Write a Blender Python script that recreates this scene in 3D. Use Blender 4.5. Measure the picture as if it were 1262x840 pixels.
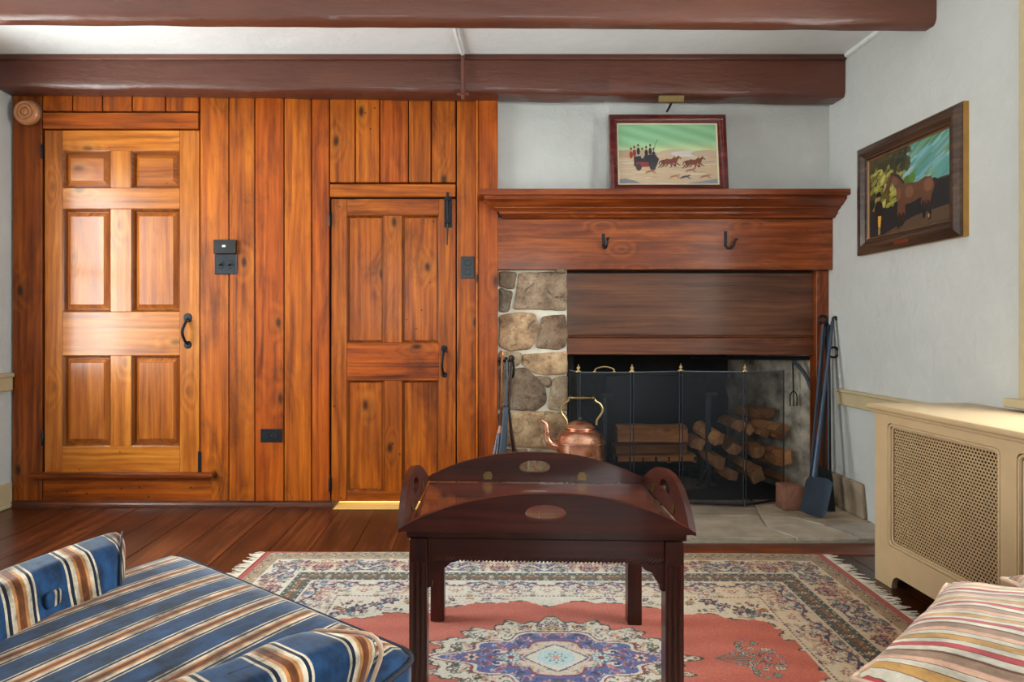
import bpy, bmesh, math, random
import numpy as np
from mathutils import Vector, Matrix, noise as mnoise

for o in list(bpy.data.objects):
    bpy.data.objects.remove(o)
SC = bpy.context.scene
COL = SC.collection
R = math.radians
rnd = random.Random(7)

# ------------------------------------------------------------------ camera
F_PX, PU, PV, CZ = 760.0, 590.0, 405.0, 0.92      # focal length and principal point in pixels, lens height
cam = bpy.data.cameras.new('camera')
cam.sensor_width = 36.0
cam.lens = 36.0 * F_PX / 1262.0
cam.shift_x = (631.0 - PU) / 1262.0
cam.shift_y = -(420.0 - PV) / 1262.0
cam.clip_start = 0.02
camo = bpy.data.objects.new('camera', cam)
camo.location = (0, 0, CZ)
camo.rotation_euler = (R(90), 0, 0)
COL.objects.link(camo)
SC.camera = camo

# room extents
XL, XR, Y0, YB, ZC = -2.43, 1.83, 3.20, -2.3, 2.285


def lin(r, g, b):
    f = lambda c: (c / 255 / 12.92) if c / 255 <= 0.04045 else ((c / 255 + 0.055) / 1.055) ** 2.4
    return (f(r), f(g), f(b), 1.0)


# ------------------------------------------------------------------ world, daylight and exposure
wd = bpy.data.worlds.new('world')
SC.world = wd
wd.use_nodes = True
wd.node_tree.nodes['Background'].inputs[0].default_value = (0.85, 0.92, 1.0, 1)
wd.node_tree.nodes['Background'].inputs[1].default_value = 1.5
SC.view_settings.view_transform = 'Standard'
SC.view_settings.look = 'None'
SC.view_settings.gamma = 1.0
SC.view_settings.use_curve_mapping = False
SC.view_settings.exposure = 0.5


def daylight(name, loc, rot, w, h, power, col):
    l = bpy.data.lights.new(name, 'AREA')
    l.shape = 'RECTANGLE'
    l.size, l.size_y, l.energy, l.color = w, h, power, col
    o = bpy.data.objects.new(name, l)
    o.location, o.rotation_euler = loc, rot
    COL.objects.link(o)
    return o


# sky light just outside each window of the room (see window_1 .. window_4 below)
WIN_R = (0.95, 1.98, 0.70, 1.98)      # right wall: y0, y1, z0, z1
WIN_L = (1.45, 2.75, 0.64, 1.95)      # left wall
WIN_B1 = (-1.75, -0.75, 0.72, 1.98)   # wall behind the camera: x0, x1, z0, z1
WIN_B2 = (0.25, 1.25, 0.72, 1.98)
DAY = (1.0, 0.985, 0.96)
daylight('daylight_right', (XR + 0.42, 1.465, 1.36), (0, R(90), 0), 1.3, 1.1, 70, DAY)
daylight('daylight_left', (XL - 0.42, 2.1, 1.32), (0, R(-90), 0), 1.4, 1.4, 105, DAY)
daylight('daylight_rear', (-1.25, YB - 0.42, 1.4), (R(90), 0, 0), 1.1, 1.3, 38, DAY)
daylight('daylight_rear_2', (0.75, YB - 0.42, 1.4), (R(90), 0, 0), 1.1, 1.3, 38, DAY)


# ------------------------------------------------------------------ helpers: geometry
def PX(u, v, Y):
    return Vector(((u - PU) / F_PX * Y, Y, CZ - (v - PV) / F_PX * Y))


def ux(u, Y):
    return (u - PU) / F_PX * Y


def vz(v, Y):
    return CZ - (v - PV) / F_PX * Y


def root(name, loc, label=None, cat=None, group=None, kind=None, rotz=0.0, local=False):
    o = bpy.data.objects.new(name, None)
    o.empty_display_size = 0.05
    o.location = loc
    o.rotation_euler = (0, 0, rotz)
    COL.objects.link(o)
    o['abs_'] = [0.0, 0.0, 0.0] if local else list(loc)
    tag(o, label, cat, group, kind)
    return o


def tag(o, label=None, cat=None, group=None, kind=None):
    if label: o['label'] = label
    if cat: o['category'] = cat
    if group: o['group'] = group
    if kind: o['kind'] = kind
    return o


def obj(name, src, mat, parent=None, smooth=35, color=None, base=False, fix=True):
    """src: bmesh or mesh; recentres the origin and parents."""
    if isinstance(src, bmesh.types.BMesh):
        if fix:
            bmesh.ops.recalc_face_normals(src, faces=src.faces[:])
        me = bpy.data.meshes.new(name)
        src.to_mesh(me)
        src.free()
    else:
        me = src
    n = len(me.vertices)
    co = np.empty(n * 3, dtype=np.float64)
    me.vertices.foreach_get('co', co)
    co = co.reshape(-1, 3)
    c = (co.min(0) + co.max(0)) / 2
    if base or parent is None:
        c[2] = co[:, 2].min()
    me.vertices.foreach_set('co', (co - c).ravel())
    if smooth:
        me.polygons.foreach_set('use_smooth', [True] * len(me.polygons))
        me.set_sharp_from_angle(angle=R(smooth))
    me.update()
    if mat is not None:
        me.materials.append(mat)
    o = bpy.data.objects.new(name, me)
    COL.objects.link(o)
    o['abs_'] = [float(x) for x in c]
    if parent is not None:
        o.parent = parent
        pa = parent['abs_']
        o.location = (c[0] - pa[0], c[1] - pa[1], c[2] - pa[2])
    else:
        o.location = c
    if color:
        o.color = (*color, 1)
    return o


def box(bm, x0, x1, y0, y1, z0, z1, bev=0.0, seg=1):
    r = bmesh.ops.create_cube(bm, size=1.0)
    vs = r['verts']
    for v in vs:
        v.co = Vector(((x0 + x1) / 2 + v.co.x * (x1 - x0), (y0 + y1) / 2 + v.co.y * (y1 - y0), (z0 + z1) / 2 + v.co.z * (z1 - z0)))
    if bev:
        es = set()
        for v in vs:
            es.update(v.link_edges)
        bmesh.ops.bevel(bm, geom=list(es), offset=bev, segments=seg, affect='EDGES', profile=0.5)
    return bm


def B(*a, **k):
    return box(bmesh.new(), *a, **k)


def tube(bm, pts, r, n=8, cap=True, closed=False):
    """tube along pts; r a number or a list of radii"""
    pts = [Vector(p) for p in pts]
    m = len(pts)
    rs = r if isinstance(r, (list, tuple)) else [r] * m
    rings = []
    prev = None
    for i, p in enumerate(pts):
        if closed:
            t = pts[(i + 1) % m] - pts[i - 1]
        else:
            t = pts[min(i + 1, m - 1)] - pts[max(i - 1, 0)]
        t.normalize()
        if prev is None:
            a = Vector((0, 0, 1)) if abs(t.z) < 0.9 else Vector((1, 0, 0))
            s = t.cross(a).normalized()
        else:
            s = (prev - t * prev.dot(t))
            s = s.normalized() if s.length > 1e-6 else t.orthogonal().normalized()
        prev = s
        w = t.cross(s)
        rings.append([bm.verts.new(p + (s * math.cos(2 * math.pi * k / n) + w * math.sin(2 * math.pi * k / n)) * rs[i]) for k in range(n)])
    for i in range(m if closed else m - 1):
        a, b = rings[i], rings[(i + 1) % m]
        for k in range(n):
            bm.faces.new((a[k], a[(k + 1) % n], b[(k + 1) % n], b[k]))
    if cap and not closed:
        bm.faces.new(rings[0][::-1])
        bm.faces.new(rings[-1])
    return bm


def T(pts, r, n=8, **k):
    return tube(bmesh.new(), pts, r, n, **k)


def spline(pts, n=8, closed=False):
    P = [Vector(p) for p in pts]
    m = len(P)
    out = []
    for i in range(m if closed else m - 1):
        if closed:
            p0, p1, p2, p3 = P[i - 1], P[i], P[(i + 1) % m], P[(i + 2) % m]
        else:
            p0, p1, p2, p3 = P[max(i - 1, 0)], P[i], P[i + 1], P[min(i + 2, m - 1)]
        for k in range(n):
            t = k / n
            out.append(0.5 * ((2 * p1) + (p2 - p0) * t + (2 * p0 - 5 * p1 + 4 * p2 - p3) * t * t + (3 * p1 - p0 - 3 * p2 + p3) * t ** 3))
    if not closed:
        out.append(P[-1])
    return out


def lathe(bm, prof, c=(0, 0, 0), n=32, axis='Z'):
    """prof: list of (r, h)"""
    c = Vector(c)
    rings = []
    for r, h in prof:
        if r < 1e-5:
            q = Vector((0, 0, h)) if axis == 'Z' else Vector((0, h, 0))
            rings.append([bm.verts.new(c + q)])
        else:
            ring = []
            for k in range(n):
                a = 2 * math.pi * k / n
                q = Vector((r * math.cos(a), r * math.sin(a), h)) if axis == 'Z' else Vector((r * math.cos(a), h, r * math.sin(a)))
                ring.append(bm.verts.new(c + q))
            rings.append(ring)
    for a, b in zip(rings[:-1], rings[1:]):
        if len(a) == 1 and len(b) == 1:
            continue
        for k in range(n):
            if len(a) == 1:
                bm.faces.new((a[0], b[k], b[(k + 1) % n]))
            elif len(b) == 1:
                bm.faces.new((a[k], a[(k + 1) % n], b[0]))
            else:
                bm.faces.new((a[k], a[(k + 1) % n], b[(k + 1) % n], b[k]))
    return bm


def outline(bm, outer, holes, th, place):
    """flat outline with holes, extruded; place(x, y, t) -> Vector, t in 0..th"""
    loops = [outer] + list(holes)
    es = []
    for lp in loops:
        vs = [bm.verts.new((p[0], p[1], 0)) for p in lp]
        es += [bm.edges.new((vs[i], vs[(i + 1) % len(vs)])) for i in range(len(vs))]
    r = bmesh.ops.triangle_fill(bm, use_beauty=True, use_dissolve=False, edges=es, normal=(0, 0, 1))
    fs = [g for g in r['geom'] if isinstance(g, bmesh.types.BMFace)]
    e = bmesh.ops.extrude_face_region(bm, geom=fs)
    top = [g for g in e['geom'] if isinstance(g, bmesh.types.BMVert)]
    for v in top:
        v.co.z = th
    for v in bm.verts:
        v.co = place(v.co.x, v.co.y, v.co.z)
    return bm


def rbox(sx, sy, sz, r, n=8, fn=None):
    """rounded box centred at the origin"""
    bm = bmesh.new()
    bmesh.ops.create_cube(bm, size=2.0)
    bmesh.ops.subdivide_edges(bm, edges=bm.edges[:], cuts=n, use_grid_fill=True)
    h = Vector((sx / 2, sy / 2, sz / 2))
    for v in bm.verts:
        q = Vector((v.co.x * h.x, v.co.y * h.y, v.co.z * h.z))
        i = Vector([max(-(h[k] - r), min(h[k] - r, q[k])) for k in range(3)])
        d = q - i
        if d.length > 1e-7:
            q = i + d.normalized() * r
        v.co = fn(q) if fn else q
    return bm


def warp(bm, f):
    for v in bm.verts:
        v.co = f(v.co)
    return bm


def grid_mesh(name, X, Y, Z, rgb=None):
    """X, Y, Z arrays (ny, nx) -> mesh with an optional point colour attribute 'col' (linear rgb)"""
    ny, nx = X.shape
    co = np.stack([X, Y, Z], -1).reshape(-1, 3).astype(np.float32)
    idx = np.arange(ny * nx).reshape(ny, nx)
    q = np.stack([idx[:-1, :-1], idx[:-1, 1:], idx[1:, 1:], idx[1:, :-1]], -1).reshape(-1, 4)
    me = bpy.data.meshes.new(name)
    me.vertices.add(len(co))
    me.vertices.foreach_set('co', co.ravel())
    me.loops.add(q.size)
    me.loops.foreach_set('vertex_index', q.ravel().astype(np.int32))
    me.polygons.add(len(q))
    me.polygons.foreach_set('loop_start', np.arange(0, q.size, 4, dtype=np.int32))
    me.polygons.foreach_set('loop_total', np.full(len(q), 4, dtype=np.int32))
    me.update(calc_edges=True)
    if rgb is not None:
        at = me.color_attributes.new('col', 'FLOAT_COLOR', 'POINT')
        c = np.ones((ny * nx, 4), np.float32)
        c[:, :3] = rgb.reshape(-1, 3)
        at.data.foreach_set('color', c.ravel())
    return me


# ------------------------------------------------------------------ helpers: materials
class NT:
    def __init__(s, name):
        s.m = bpy.data.materials.new(name)
        s.m.use_nodes = True
        s.t = s.m.node_tree
        s.b = s.t.nodes['Principled BSDF']
        s.out = s.t.nodes['Material Output']

    def n(s, typ, ins=None, **props):
        nd = s.t.nodes.new(typ)
        for k, v in props.items():
            setattr(nd, k, v)
        for k, v in (ins or {}).items():
            s.set(nd.inputs[k], v)
        return nd

    def set(s, sock, v):
        if isinstance(v, bpy.types.NodeSocket):
            s.t.links.new(v, sock)
        else:
            sock.default_value = v

    def math(s, op, a, b=0.0, c=0.0, clamp=False):
        nd = s.n('ShaderNodeMath', {0: a, 1: b, 2: c}, operation=op, use_clamp=clamp)
        return nd.outputs[0]

    def vmath(s, op, a, b=(0, 0, 0)):
        nd = s.n('ShaderNodeVectorMath', {0: a, 1: b}, operation=op)
        return nd.outputs[0]

    def mix(s, f, a, b, blend='MIX'):
        nd = s.n('ShaderNodeMix', None, data_type='RGBA', blend_type=blend)
        s.set(nd.inputs[0], f)
        s.set(nd.inputs[6], a)
        s.set(nd.inputs[7], b)
        return nd.outputs[2]

    def noise(s, vec, scale, detail=4.0, rough=0.55, dist=0.0):
        return s.n('ShaderNodeTexNoise', {'Vector': vec, 'Scale': scale, 'Detail': detail, 'Roughness': rough, 'Distortion': dist}).outputs[0]

    def ramp(s, f, stops, interp='LINEAR'):
        nd = s.n('ShaderNodeValToRGB', {0: f})
        cr = nd.color_ramp
        cr.interpolation = interp
        while len(cr.elements) < len(stops):
            cr.elements.new(0.5)
        for e, (p, c) in zip(cr.elements, stops):
            e.position = p
            e.color = c
        return nd.outputs[0]

    def rng(s, f, a, b, c=0.0, d=1.0):
        return s.n('ShaderNodeMapRange', {0: f, 1: a, 2: b, 3: c, 4: d}).outputs[0]

    def bump(s, h, strength, dist=0.01, normal=None):
        nd = s.n('ShaderNodeBump', {'Height': h, 'Strength': strength, 'Distance': dist})
        if normal is not None:
            s.t.links.new(normal, nd.inputs['Normal'])
        return nd.outputs[0]

    def obco(s, rand=True):
        tc = s.n('ShaderNodeTexCoord').outputs['Object']
        if not rand:
            return tc
        oi = s.n('ShaderNodeObjectInfo')
        off = s.vmath('SCALE', (17.0, 31.0, 23.0))
        s.t.links.new(oi.outputs['Random'], off.node.inputs['Scale'])
        return s.vmath('ADD', tc, off)

    def tint(s, col):
        oi = s.n('ShaderNodeObjectInfo')
        return s.mix(1.0, col, oi.outputs['Color'], 'MULTIPLY')

    def pb(s, **k):
        names = {'col': 'Base Color', 'rough': 'Roughness', 'metal': 'Metallic', 'normal': 'Normal', 'coat': 'Coat Weight',
                 'coatr': 'Coat Roughness', 'sheen': 'Sheen Weight', 'spec': 'Specular IOR Level', 'alpha': 'Alpha', 'sheenr': 'Sheen Roughness'}
        for a, v in k.items():
            s.set(s.b.inputs[names[a]], v)
        return s.m


def plain(name, rgb, rough=0.5, metal=0.0, var=0.12, vscale=14.0, bump=0.0, bscale=90.0, coat=0.0, spec=0.5):
    t = NT(name)
    co = t.obco()
    n1 = t.noise(co, vscale, 5.0)
    c = lin(*rgb)
    col = t.ramp(n1, [(0.3, tuple(x * (1 - var) for x in c[:3]) + (1,)), (0.7, tuple(min(1, x * (1 + var)) for x in c[:3]) + (1,))])
    k = dict(col=t.tint(col), rough=rough, metal=metal, coat=coat, spec=spec)
    if bump:
        k['normal'] = t.bump(t.noise(co, bscale, 4.0), bump, 0.01)
    return t.pb(**k)


def wood(name, dark, mid, light, axis, knots=1.0, rough=0.40, coat=0.12, blot=0.35, scale=1.0, fine=0.42, coatr=0.15, stain=0.55, spec=0.3):
    t = NT(name)
    co = t.obco()
    i = 'XYZ'.index(axis)
    st = [1.0, 1.0, 1.0]; st[i] = 0.045
    st2 = [1.0, 1.0, 1.0]; st2[i] = 0.02
    st3 = [1.0, 1.0, 1.0]; st3[i] = 0.35
    wob = t.n('ShaderNodeTexNoise', {'Vector': co, 'Scale': 3.0 * scale, 'Detail': 2.0}).outputs[1]
    wv = t.vmath('SCALE', t.vmath('SUBTRACT', wob, (0.5, 0.5, 0.5)))
    wv.node.inputs['Scale'].default_value = 0.025
    cw = t.vmath('ADD', co, wv)
    # knots: voronoi cells on the board face, only some of the cells
    sx_ = t.n('ShaderNodeSeparateXYZ', {0: cw})
    al, ac = (sx_.outputs[i], sx_.outputs[{'Z': 0, 'X': 2, 'Y': 0}[axis]])
    kvec = t.n('ShaderNodeCombineXYZ', {0: ac, 1: t.math('MULTIPLY', al, 0.5)}).outputs[0]
    kv = t.n('ShaderNodeTexVoronoi', {'Vector': kvec, 'Scale': 6.5 * scale, 'Randomness': 1.0}, voronoi_dimensions='2D')
    kd = kv.outputs['Distance']
    ksel = t.math('GREATER_THAN', t.n('ShaderNodeSeparateColor', {0: kv.outputs['Color']}).outputs[0], 0.83)
    kn = t.math('MULTIPLY', t.rng(kd, 0.04, 0.12, 1.0, 0.0), ksel)
    halo = t.math('MULTIPLY', t.rng(kd, 0.06, 0.40, 1.0, 0.0), ksel)
    g1 = t.noise(t.vmath('MULTIPLY', cw, tuple(st)), 30.0 * scale, 5.0, 0.65, 0.3)
    g1 = t.math('ADD', g1, t.math('MULTIPLY', halo, 0.22 * knots))
    g2 = t.noise(t.vmath('MULTIPLY', co, tuple(st2)), 120.0 * scale, 4.0, 0.7)
    g3 = t.noise(t.vmath('MULTIPLY', co, tuple(st3)), 5.0, 5.0, 0.65)
    ring = t.math('FRACT', t.math('MULTIPLY', t.math('ADD', t.noise(t.vmath('MULTIPLY', cw, tuple(st)), 6.0 * scale, 1.0, 0.4), t.math('MULTIPLY', halo, 0.15)), 12.0))
    ring = t.math('MULTIPLY', t.math('ABSOLUTE', t.math('SUBTRACT', ring, 0.5)), 2.0)
    f = t.math('ADD', t.math('MULTIPLY', t.math('SUBTRACT', g1, 0.5), 0.75), t.math('MULTIPLY', t.math('SUBTRACT', g2, 0.5), fine))
    f = t.math('ADD', f, t.math('MULTIPLY', t.math('SUBTRACT', ring, 0.5), 0.13))
    f = t.math('ADD', t.math('ADD', f, 0.5), t.math('MULTIPLY', t.math('SUBTRACT', g3, 0.5), blot))
    D, M, L = lin(*dark), lin(*mid), lin(*light)
    col = t.ramp(f, [(0.22, D), (0.50, M), (0.80, L)])
    kdark = tuple(x * 0.15 for x in D[:3]) + (1,)
    # old stain gathered in soft streaks
    sn = t.noise(t.vmath('MULTIPLY', cw, tuple(st3)), 6.5, 6.0, 0.7, 0.6)
    col = t.mix(t.rng(sn, 0.50, 0.74, 0.0, stain), col, tuple(x * 0.45 for x in D[:3]) + (1,))
    if knots:
        col = t.mix(t.math('MULTIPLY', halo, 0.42 * knots, clamp=True), col, D)
        col = t.mix(t.math('MULTIPLY', kn, 0.85 * knots, clamp=True), col, kdark)
        sv = t.n('ShaderNodeTexVoronoi', {'Vector': co, 'Scale': 24.0})
        ss = t.math('GREATER_THAN', t.n('ShaderNodeSeparateColor', {0: sv.outputs['Color']}).outputs[1], 0.92)
        sp = t.math('MULTIPLY', t.rng(sv.outputs['Distance'], 0.08, 0.16, 0.8, 0.0), ss)
        col = t.mix(t.math('MULTIPLY', sp, min(1.0, knots), clamp=True), col, kdark)
    nrm = t.bump(t.math('ADD', g2, t.math('MULTIPLY', g1, 0.5)), 0.12, 0.004)
    rr = t.math('ADD', rough - 0.08, t.math('MULTIPLY', g3, 0.18))
    return t.pb(col=t.tint(col), rough=rr, coat=coat, coatr=coatr, normal=nrm, spec=spec)


PINE = ((70, 26, 4), (156, 74, 8), (200, 112, 22))
pine_z = wood('pine_vertical', *PINE, 'Z', coat=0.06, stain=0.7)
pine_x = wood('pine_horizontal', *PINE, 'X', coat=0.06, stain=0.7)
DOORC = ((108, 50, 12), (176, 98, 26), (212, 138, 52))
door_z = wood('door_pine_vertical', *DOORC, 'Z', knots=0.4, rough=0.32, coat=0.35, stain=0.35)
door_x = wood('door_pine_horizontal', *DOORC, 'X', knots=0.7, rough=0.32, coat=0.35, stain=0.35)
MANT = ((58, 24, 7), (122, 56, 17), (176, 96, 38))
mantel_x = wood('mantel_wood_horizontal', *MANT, 'X', knots=0.35, rough=0.36, coat=0.2, scale=1.2)
mantel_z = wood('mantel_wood_vertical', *MANT, 'Z', knots=0.35, rough=0.36, coat=0.2)
OAK = ((56, 30, 18), (96, 54, 32), (122, 74, 46))
oak_x = wood('firebox_cover_wood', *OAK, 'X', knots=0.0, rough=0.38, coat=0.15, fine=0.6, stain=0.3)
FLOORC = ((26, 10, 5), (72, 33, 15), (122, 64, 34))
floor_y = wood('floor_wood', *FLOORC, 'Y', knots=0.25, rough=0.30, coat=0.35, coatr=0.2, blot=0.6)
floor_x = wood('floor_wood_cross', *FLOORC, 'X', knots=0.3, rough=0.34, coat=0.25, blot=0.6)
MAHO = ((32, 10, 5), (60, 20, 11), (86, 32, 18))
maho_x = wood('mahogany_x', *MAHO, 'X', knots=0.0, rough=0.36, coat=0.25, coatr=0.1, fine=0.4)
maho_y = wood('mahogany_y', *MAHO, 'Y', knots=0.0, rough=0.36, coat=0.25, coatr=0.1, fine=0.4)
maho_z = wood('mahogany_z', *MAHO, 'Z', knots=0.0, rough=0.36, coat=0.25, fine=0.4)
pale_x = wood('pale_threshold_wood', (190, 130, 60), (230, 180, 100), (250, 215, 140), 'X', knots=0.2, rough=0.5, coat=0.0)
turned = plain('turned_light_wood', (186, 122, 78), 0.3, var=0.1, coat=0.3)
logm = wood('split_log_wood', (130, 78, 42), (200, 138, 86), (232, 182, 124), 'X', knots=0.5, rough=0.8, coat=0.0)
logend = wood('log_end_wood', (150, 98, 62), (206, 150, 102), (230, 184, 138), 'Z', knots=0.0, rough=0.85, coat=0.0)


def beam_paint():
    t = NT('brown_beam_paint')
    co = t.obco()
    s = t.vmath('MULTIPLY', co, (0.25, 1.0, 1.0))
    n1 = t.noise(s, 5.0, 6.0)
    col = t.ramp(n1, [(0.3, lin(80, 40, 29)), (0.7, lin(108, 60, 43))])
    n2 = t.noise(s, 38.0, 6.0, 0.65)
    n3 = t.noise(co, 2.2, 3.0)
    h = t.math('ADD', t.math('MULTIPLY', n2, 0.5), n3)
    return t.pb(col=t.tint(col), rough=t.rng(n2, 0.3, 0.7, 0.28, 0.5), normal=t.bump(h, 0.45, 0.02), coat=0.15)


beam_m = beam_paint()


def plaster(name, rgb, bump=0.35, stain=0.06):
    t = NT(name)
    co = t.n('ShaderNodeNewGeometry').outputs['Position']
    n1 = t.noise(co, 1.8, 4.0)
    n2 = t.noise(co, 9.0, 6.0, 0.6, 0.3)
    n3 = t.noise(co, 55.0, 3.0)
    c = lin(*rgb)
    col = t.ramp(t.math('ADD', t.math('MULTIPLY', n1, 0.6), t.math('MULTIPLY', n2, 0.4)),
                 [(0.3, tuple(x * (1 - 2 * stain) for x in c[:3]) + (1,)), (0.65, c)])
    h = t.math('ADD', t.math('MULTIPLY', n2, 1.0), t.math('MULTIPLY', n3, 0.12))
    h = t.math('ADD', h, t.math('MULTIPLY', n1, 1.5))
    return t.pb(col=col, rough=0.75, normal=t.bump(h, bump, 0.05), spec=0.3)


plaster_m = plaster('white_plaster', (196, 194, 190), 0.22)
ceil_m = plaster('ceiling_plaster', (238, 238, 238), 0.1)
cream_m = plain('cream_paint', (192, 162, 124), 0.42, var=0.05, bump=0.05)
cream2_m = plain('cream_trim_paint', (186, 166, 130), 0.45, var=0.06)
iron_m = plain('black_iron', (28, 30, 34), 0.42, 0.6, bump=0.15)
steel_m = plain('blued_steel', (72, 80, 90), 0.46, 0.6, bump=0.1, bscale=60)
brass_m = plain('aged_brass', (176, 150, 104), 0.38, 1.0)
plate_m = plain('dark_plate', (30, 33, 38), 0.3, 0.2)
black_m = plain('black_plastic', (14, 14, 16), 0.35)
white_m = plain('white_enamel', (225, 225, 222), 0.4)
soot_m = plain('sooty_masonry', (34, 32, 31), 0.95, var=0.5, vscale=6, bump=0.6, bscale=20)
ash_m = plain('grey_ash', (92, 86, 80), 0.95, var=0.4, vscale=20, bump=0.6, bscale=60)


def copper():
    t = NT('polished_copper')
    co = t.obco()
    n1 = t.noise(co, 22.0, 5.0)
    col = t.ramp(n1, [(0.3, lin(190, 128, 100)), (0.7, lin(232, 180, 152))])
    return t.pb(col=col, rough=t.rng(n1, 0.3, 0.7, 0.24, 0.36), metal=1.0, normal=t.bump(t.noise(co, 30.0, 2.0), 0.05, 0.01))


copper_m = copper()


def stone():
    t = NT('field_stone')
    co = t.obco()
    n1 = t.noise(co, 9.0, 8.0, 0.68)
    n2 = t.noise(co, 46.0, 6.0, 0.7)
    n4 = t.noise(co, 15.0, 4.0, 0.6, 1.0)
    col = t.ramp(n1, [(0.30, lin(92, 80, 72)), (0.44, lin(160, 138, 118)), (0.56, lin(194, 170, 144)), (0.70, lin(216, 204, 190))])
    col = t.mix(t.rng(n4, 0.60, 0.70), col, lin(92, 88, 88))
    col = t.mix(t.rng(n2, 0.52, 0.72), col, lin(128, 92, 70))
    h = t.math('ADD', n1, t.math('MULTIPLY', n2, 0.5))
    return t.pb(col=t.tint(col), rough=0.85, normal=t.bump(h, 0.7, 0.03), spec=0.25)


stone_m = stone()
mortar_m = plain('lime_mortar', (214, 204, 186), 0.9, var=0.1, vscale=20, bump=0.5, bscale=50)
flag_m = plain('hearth_flagstone', (172, 156, 138), 0.6, var=0.3, vscale=7, bump=0.6, bscale=14)
whitewash_m = plain('sooty_whitewash', (160, 148, 134), 0.9, var=0.8, vscale=9, bump=0.7, bscale=18)


def glass(name, tintc=(0.9, 0.95, 0.95, 1), refl=0.12):
    t = NT(name)
    tr = t.n('ShaderNodeBsdfTransparent', {0: tintc})
    gl = t.n('ShaderNodeBsdfGlossy', {'Color': (1, 1, 1, 1), 'Roughness': 0.02})
    fr = t.n('ShaderNodeLayerWeight', {'Blend': 0.5})
    fac = t.math('ADD', t.math('MULTIPLY', t.math('POWER', fr.outputs['Facing'], 4.0), refl * 4), 0.03, clamp=True)
    mx = t.n('ShaderNodeMixShader', {0: fac, 1: tr.outputs[0], 2: gl.outputs[0]})
    t.t.links.new(mx.outputs[0], t.out.inputs[0])
    return t.m


glass_m = glass('window_glass')


def screen_mesh():
    t = NT('fine_wire_mesh')
    tr = t.n('ShaderNodeBsdfTransparent', {0: (1, 1, 1, 1)})
    pb = t.b
    t.pb(col=(0.010, 0.013, 0.018, 1), rough=0.5, metal=0.3)
    mx = t.n('ShaderNodeMixShader', {0: 0.50, 1: tr.outputs[0], 2: pb.outputs[0]})
    t.t.links.new(mx.outputs[0], t.out.inputs[0])
    return t.m


mesh_m = screen_mesh()


def stripes(name, axis, period, stops, offset=0.0, warp_=0.004, sheen=0.3, mottle=0.85, rough=0.75, shear=0.0):
    """woven stripes; stops: (position 0..1, rgb) constant bands across one repeat"""
    t = NT(name)
    co = t.obco(False)
    sep = t.n('ShaderNodeSeparateXYZ', {0: co})
    wob = t.math('MULTIPLY', t.math('SUBTRACT', t.noise(co, 6.0, 2.0), 0.5), warp_)
    x = t.math('ADD', sep.outputs['XYZ'.index(axis)], wob)
    if shear:
        x = t.math('ADD', x, t.math('MULTIPLY', sep.outputs[1], shear))
    f = t.math('FRACT', t.math('ADD', t.math('DIVIDE', x, period), 10.0 + offset))
    col = t.ramp(f, [(p, lin(*c)) for p, c in stops], 'CONSTANT')
    st = [0.12, 0.12, 0.12]
    for k in range(3):
        st[k] = 1.0 if 'XYZ'[k] == axis else 0.25
    n1 = t.noise(t.vmath('MULTIPLY', co, tuple(st)), 60.0, 4.0, 0.7)
    n2 = t.noise(co, 22.0, 5.0, 0.65)
    v = t.rng(t.math('ADD', t.math('MULTIPLY', n1, 0.4), t.math('MULTIPLY', n2, 0.6)), 0.36, 0.64, 1.0 - mottle, 1.0 + mottle * 0.7)
    vc = t.n('ShaderNodeCombineColor', {0: v, 1: v, 2: v}).outputs[0]
    col = t.mix(1.0, col, vc, 'MULTIPLY')
    return t.pb(col=col, rough=rough, sheen=sheen, sheenr=0.35, normal=t.bump(n1, 0.2, 0.002), spec=0.25)


BL, BD, WH, TA, BR = (26, 60, 98), (14, 26, 48), (206, 188, 164), (190, 130, 78), (118, 62, 28)
ST = [(0.0, BL), (0.30, WH), (0.335, BD), (0.385, WH), (0.45, TA), (0.50, BR), (0.60, TA), (0.65, WH), (0.715, BD), (0.765, WH), (0.80, BL)]
velvet_x = stripes('blue_striped_velvet_x', 'X', 0.083, ST)
velvet_s = stripes('blue_striped_velvet_seat', 'X', 0.083, ST, shear=0.141)
velvet_y = stripes('blue_striped_velvet_y', 'Y', 0.10, ST, offset=0.3)
CR, RD, GO, BW, GR = (200, 186, 168), (176, 68, 72), (190, 142, 84), (110, 74, 56), (154, 122, 102)
ST2 = [(0.0, CR), (0.13, BW), (0.15, RD), (0.27, BW), (0.285, CR), (0.40, (120, 96, 80)), (0.415, GO), (0.56, BW), (0.575, CR), (0.68, BW), (0.695, (206, 160, 136)),
       (0.80, (150, 120, 100)), (0.815, GR), (0.95, BW)]
pillow_m = stripes('multicolour_striped_velvet', 'X', 0.078, ST2, mottle=0.45, sheen=0.15)
piping_m = plain('dark_piping', (32, 34, 48), 0.8, var=0.5, vscale=60)
piping2_m = plain('cream_piping', (206, 170, 146), 0.8, var=0.3, vscale=50)
vc_m = {}


def vcol(name, rough, coat=0.0, bump=0.0, sheen=0.0):
    t = NT(name)
    a = t.n('ShaderNodeVertexColor', layer_name='col').outputs[0]
    k = dict(col=a, rough=rough, coat=coat, sheen=sheen)
    if bump:
        k['normal'] = t.bump(t.noise(t.obco(False), 300.0, 3.0), bump, 0.003)
    return t.pb(**k)


paint_m = vcol('oil_paint', 0.45, 0.25, 0.05)
rug_m = vcol('rug_wool', 0.95, 0.0, 0.5, 0.15)

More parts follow.
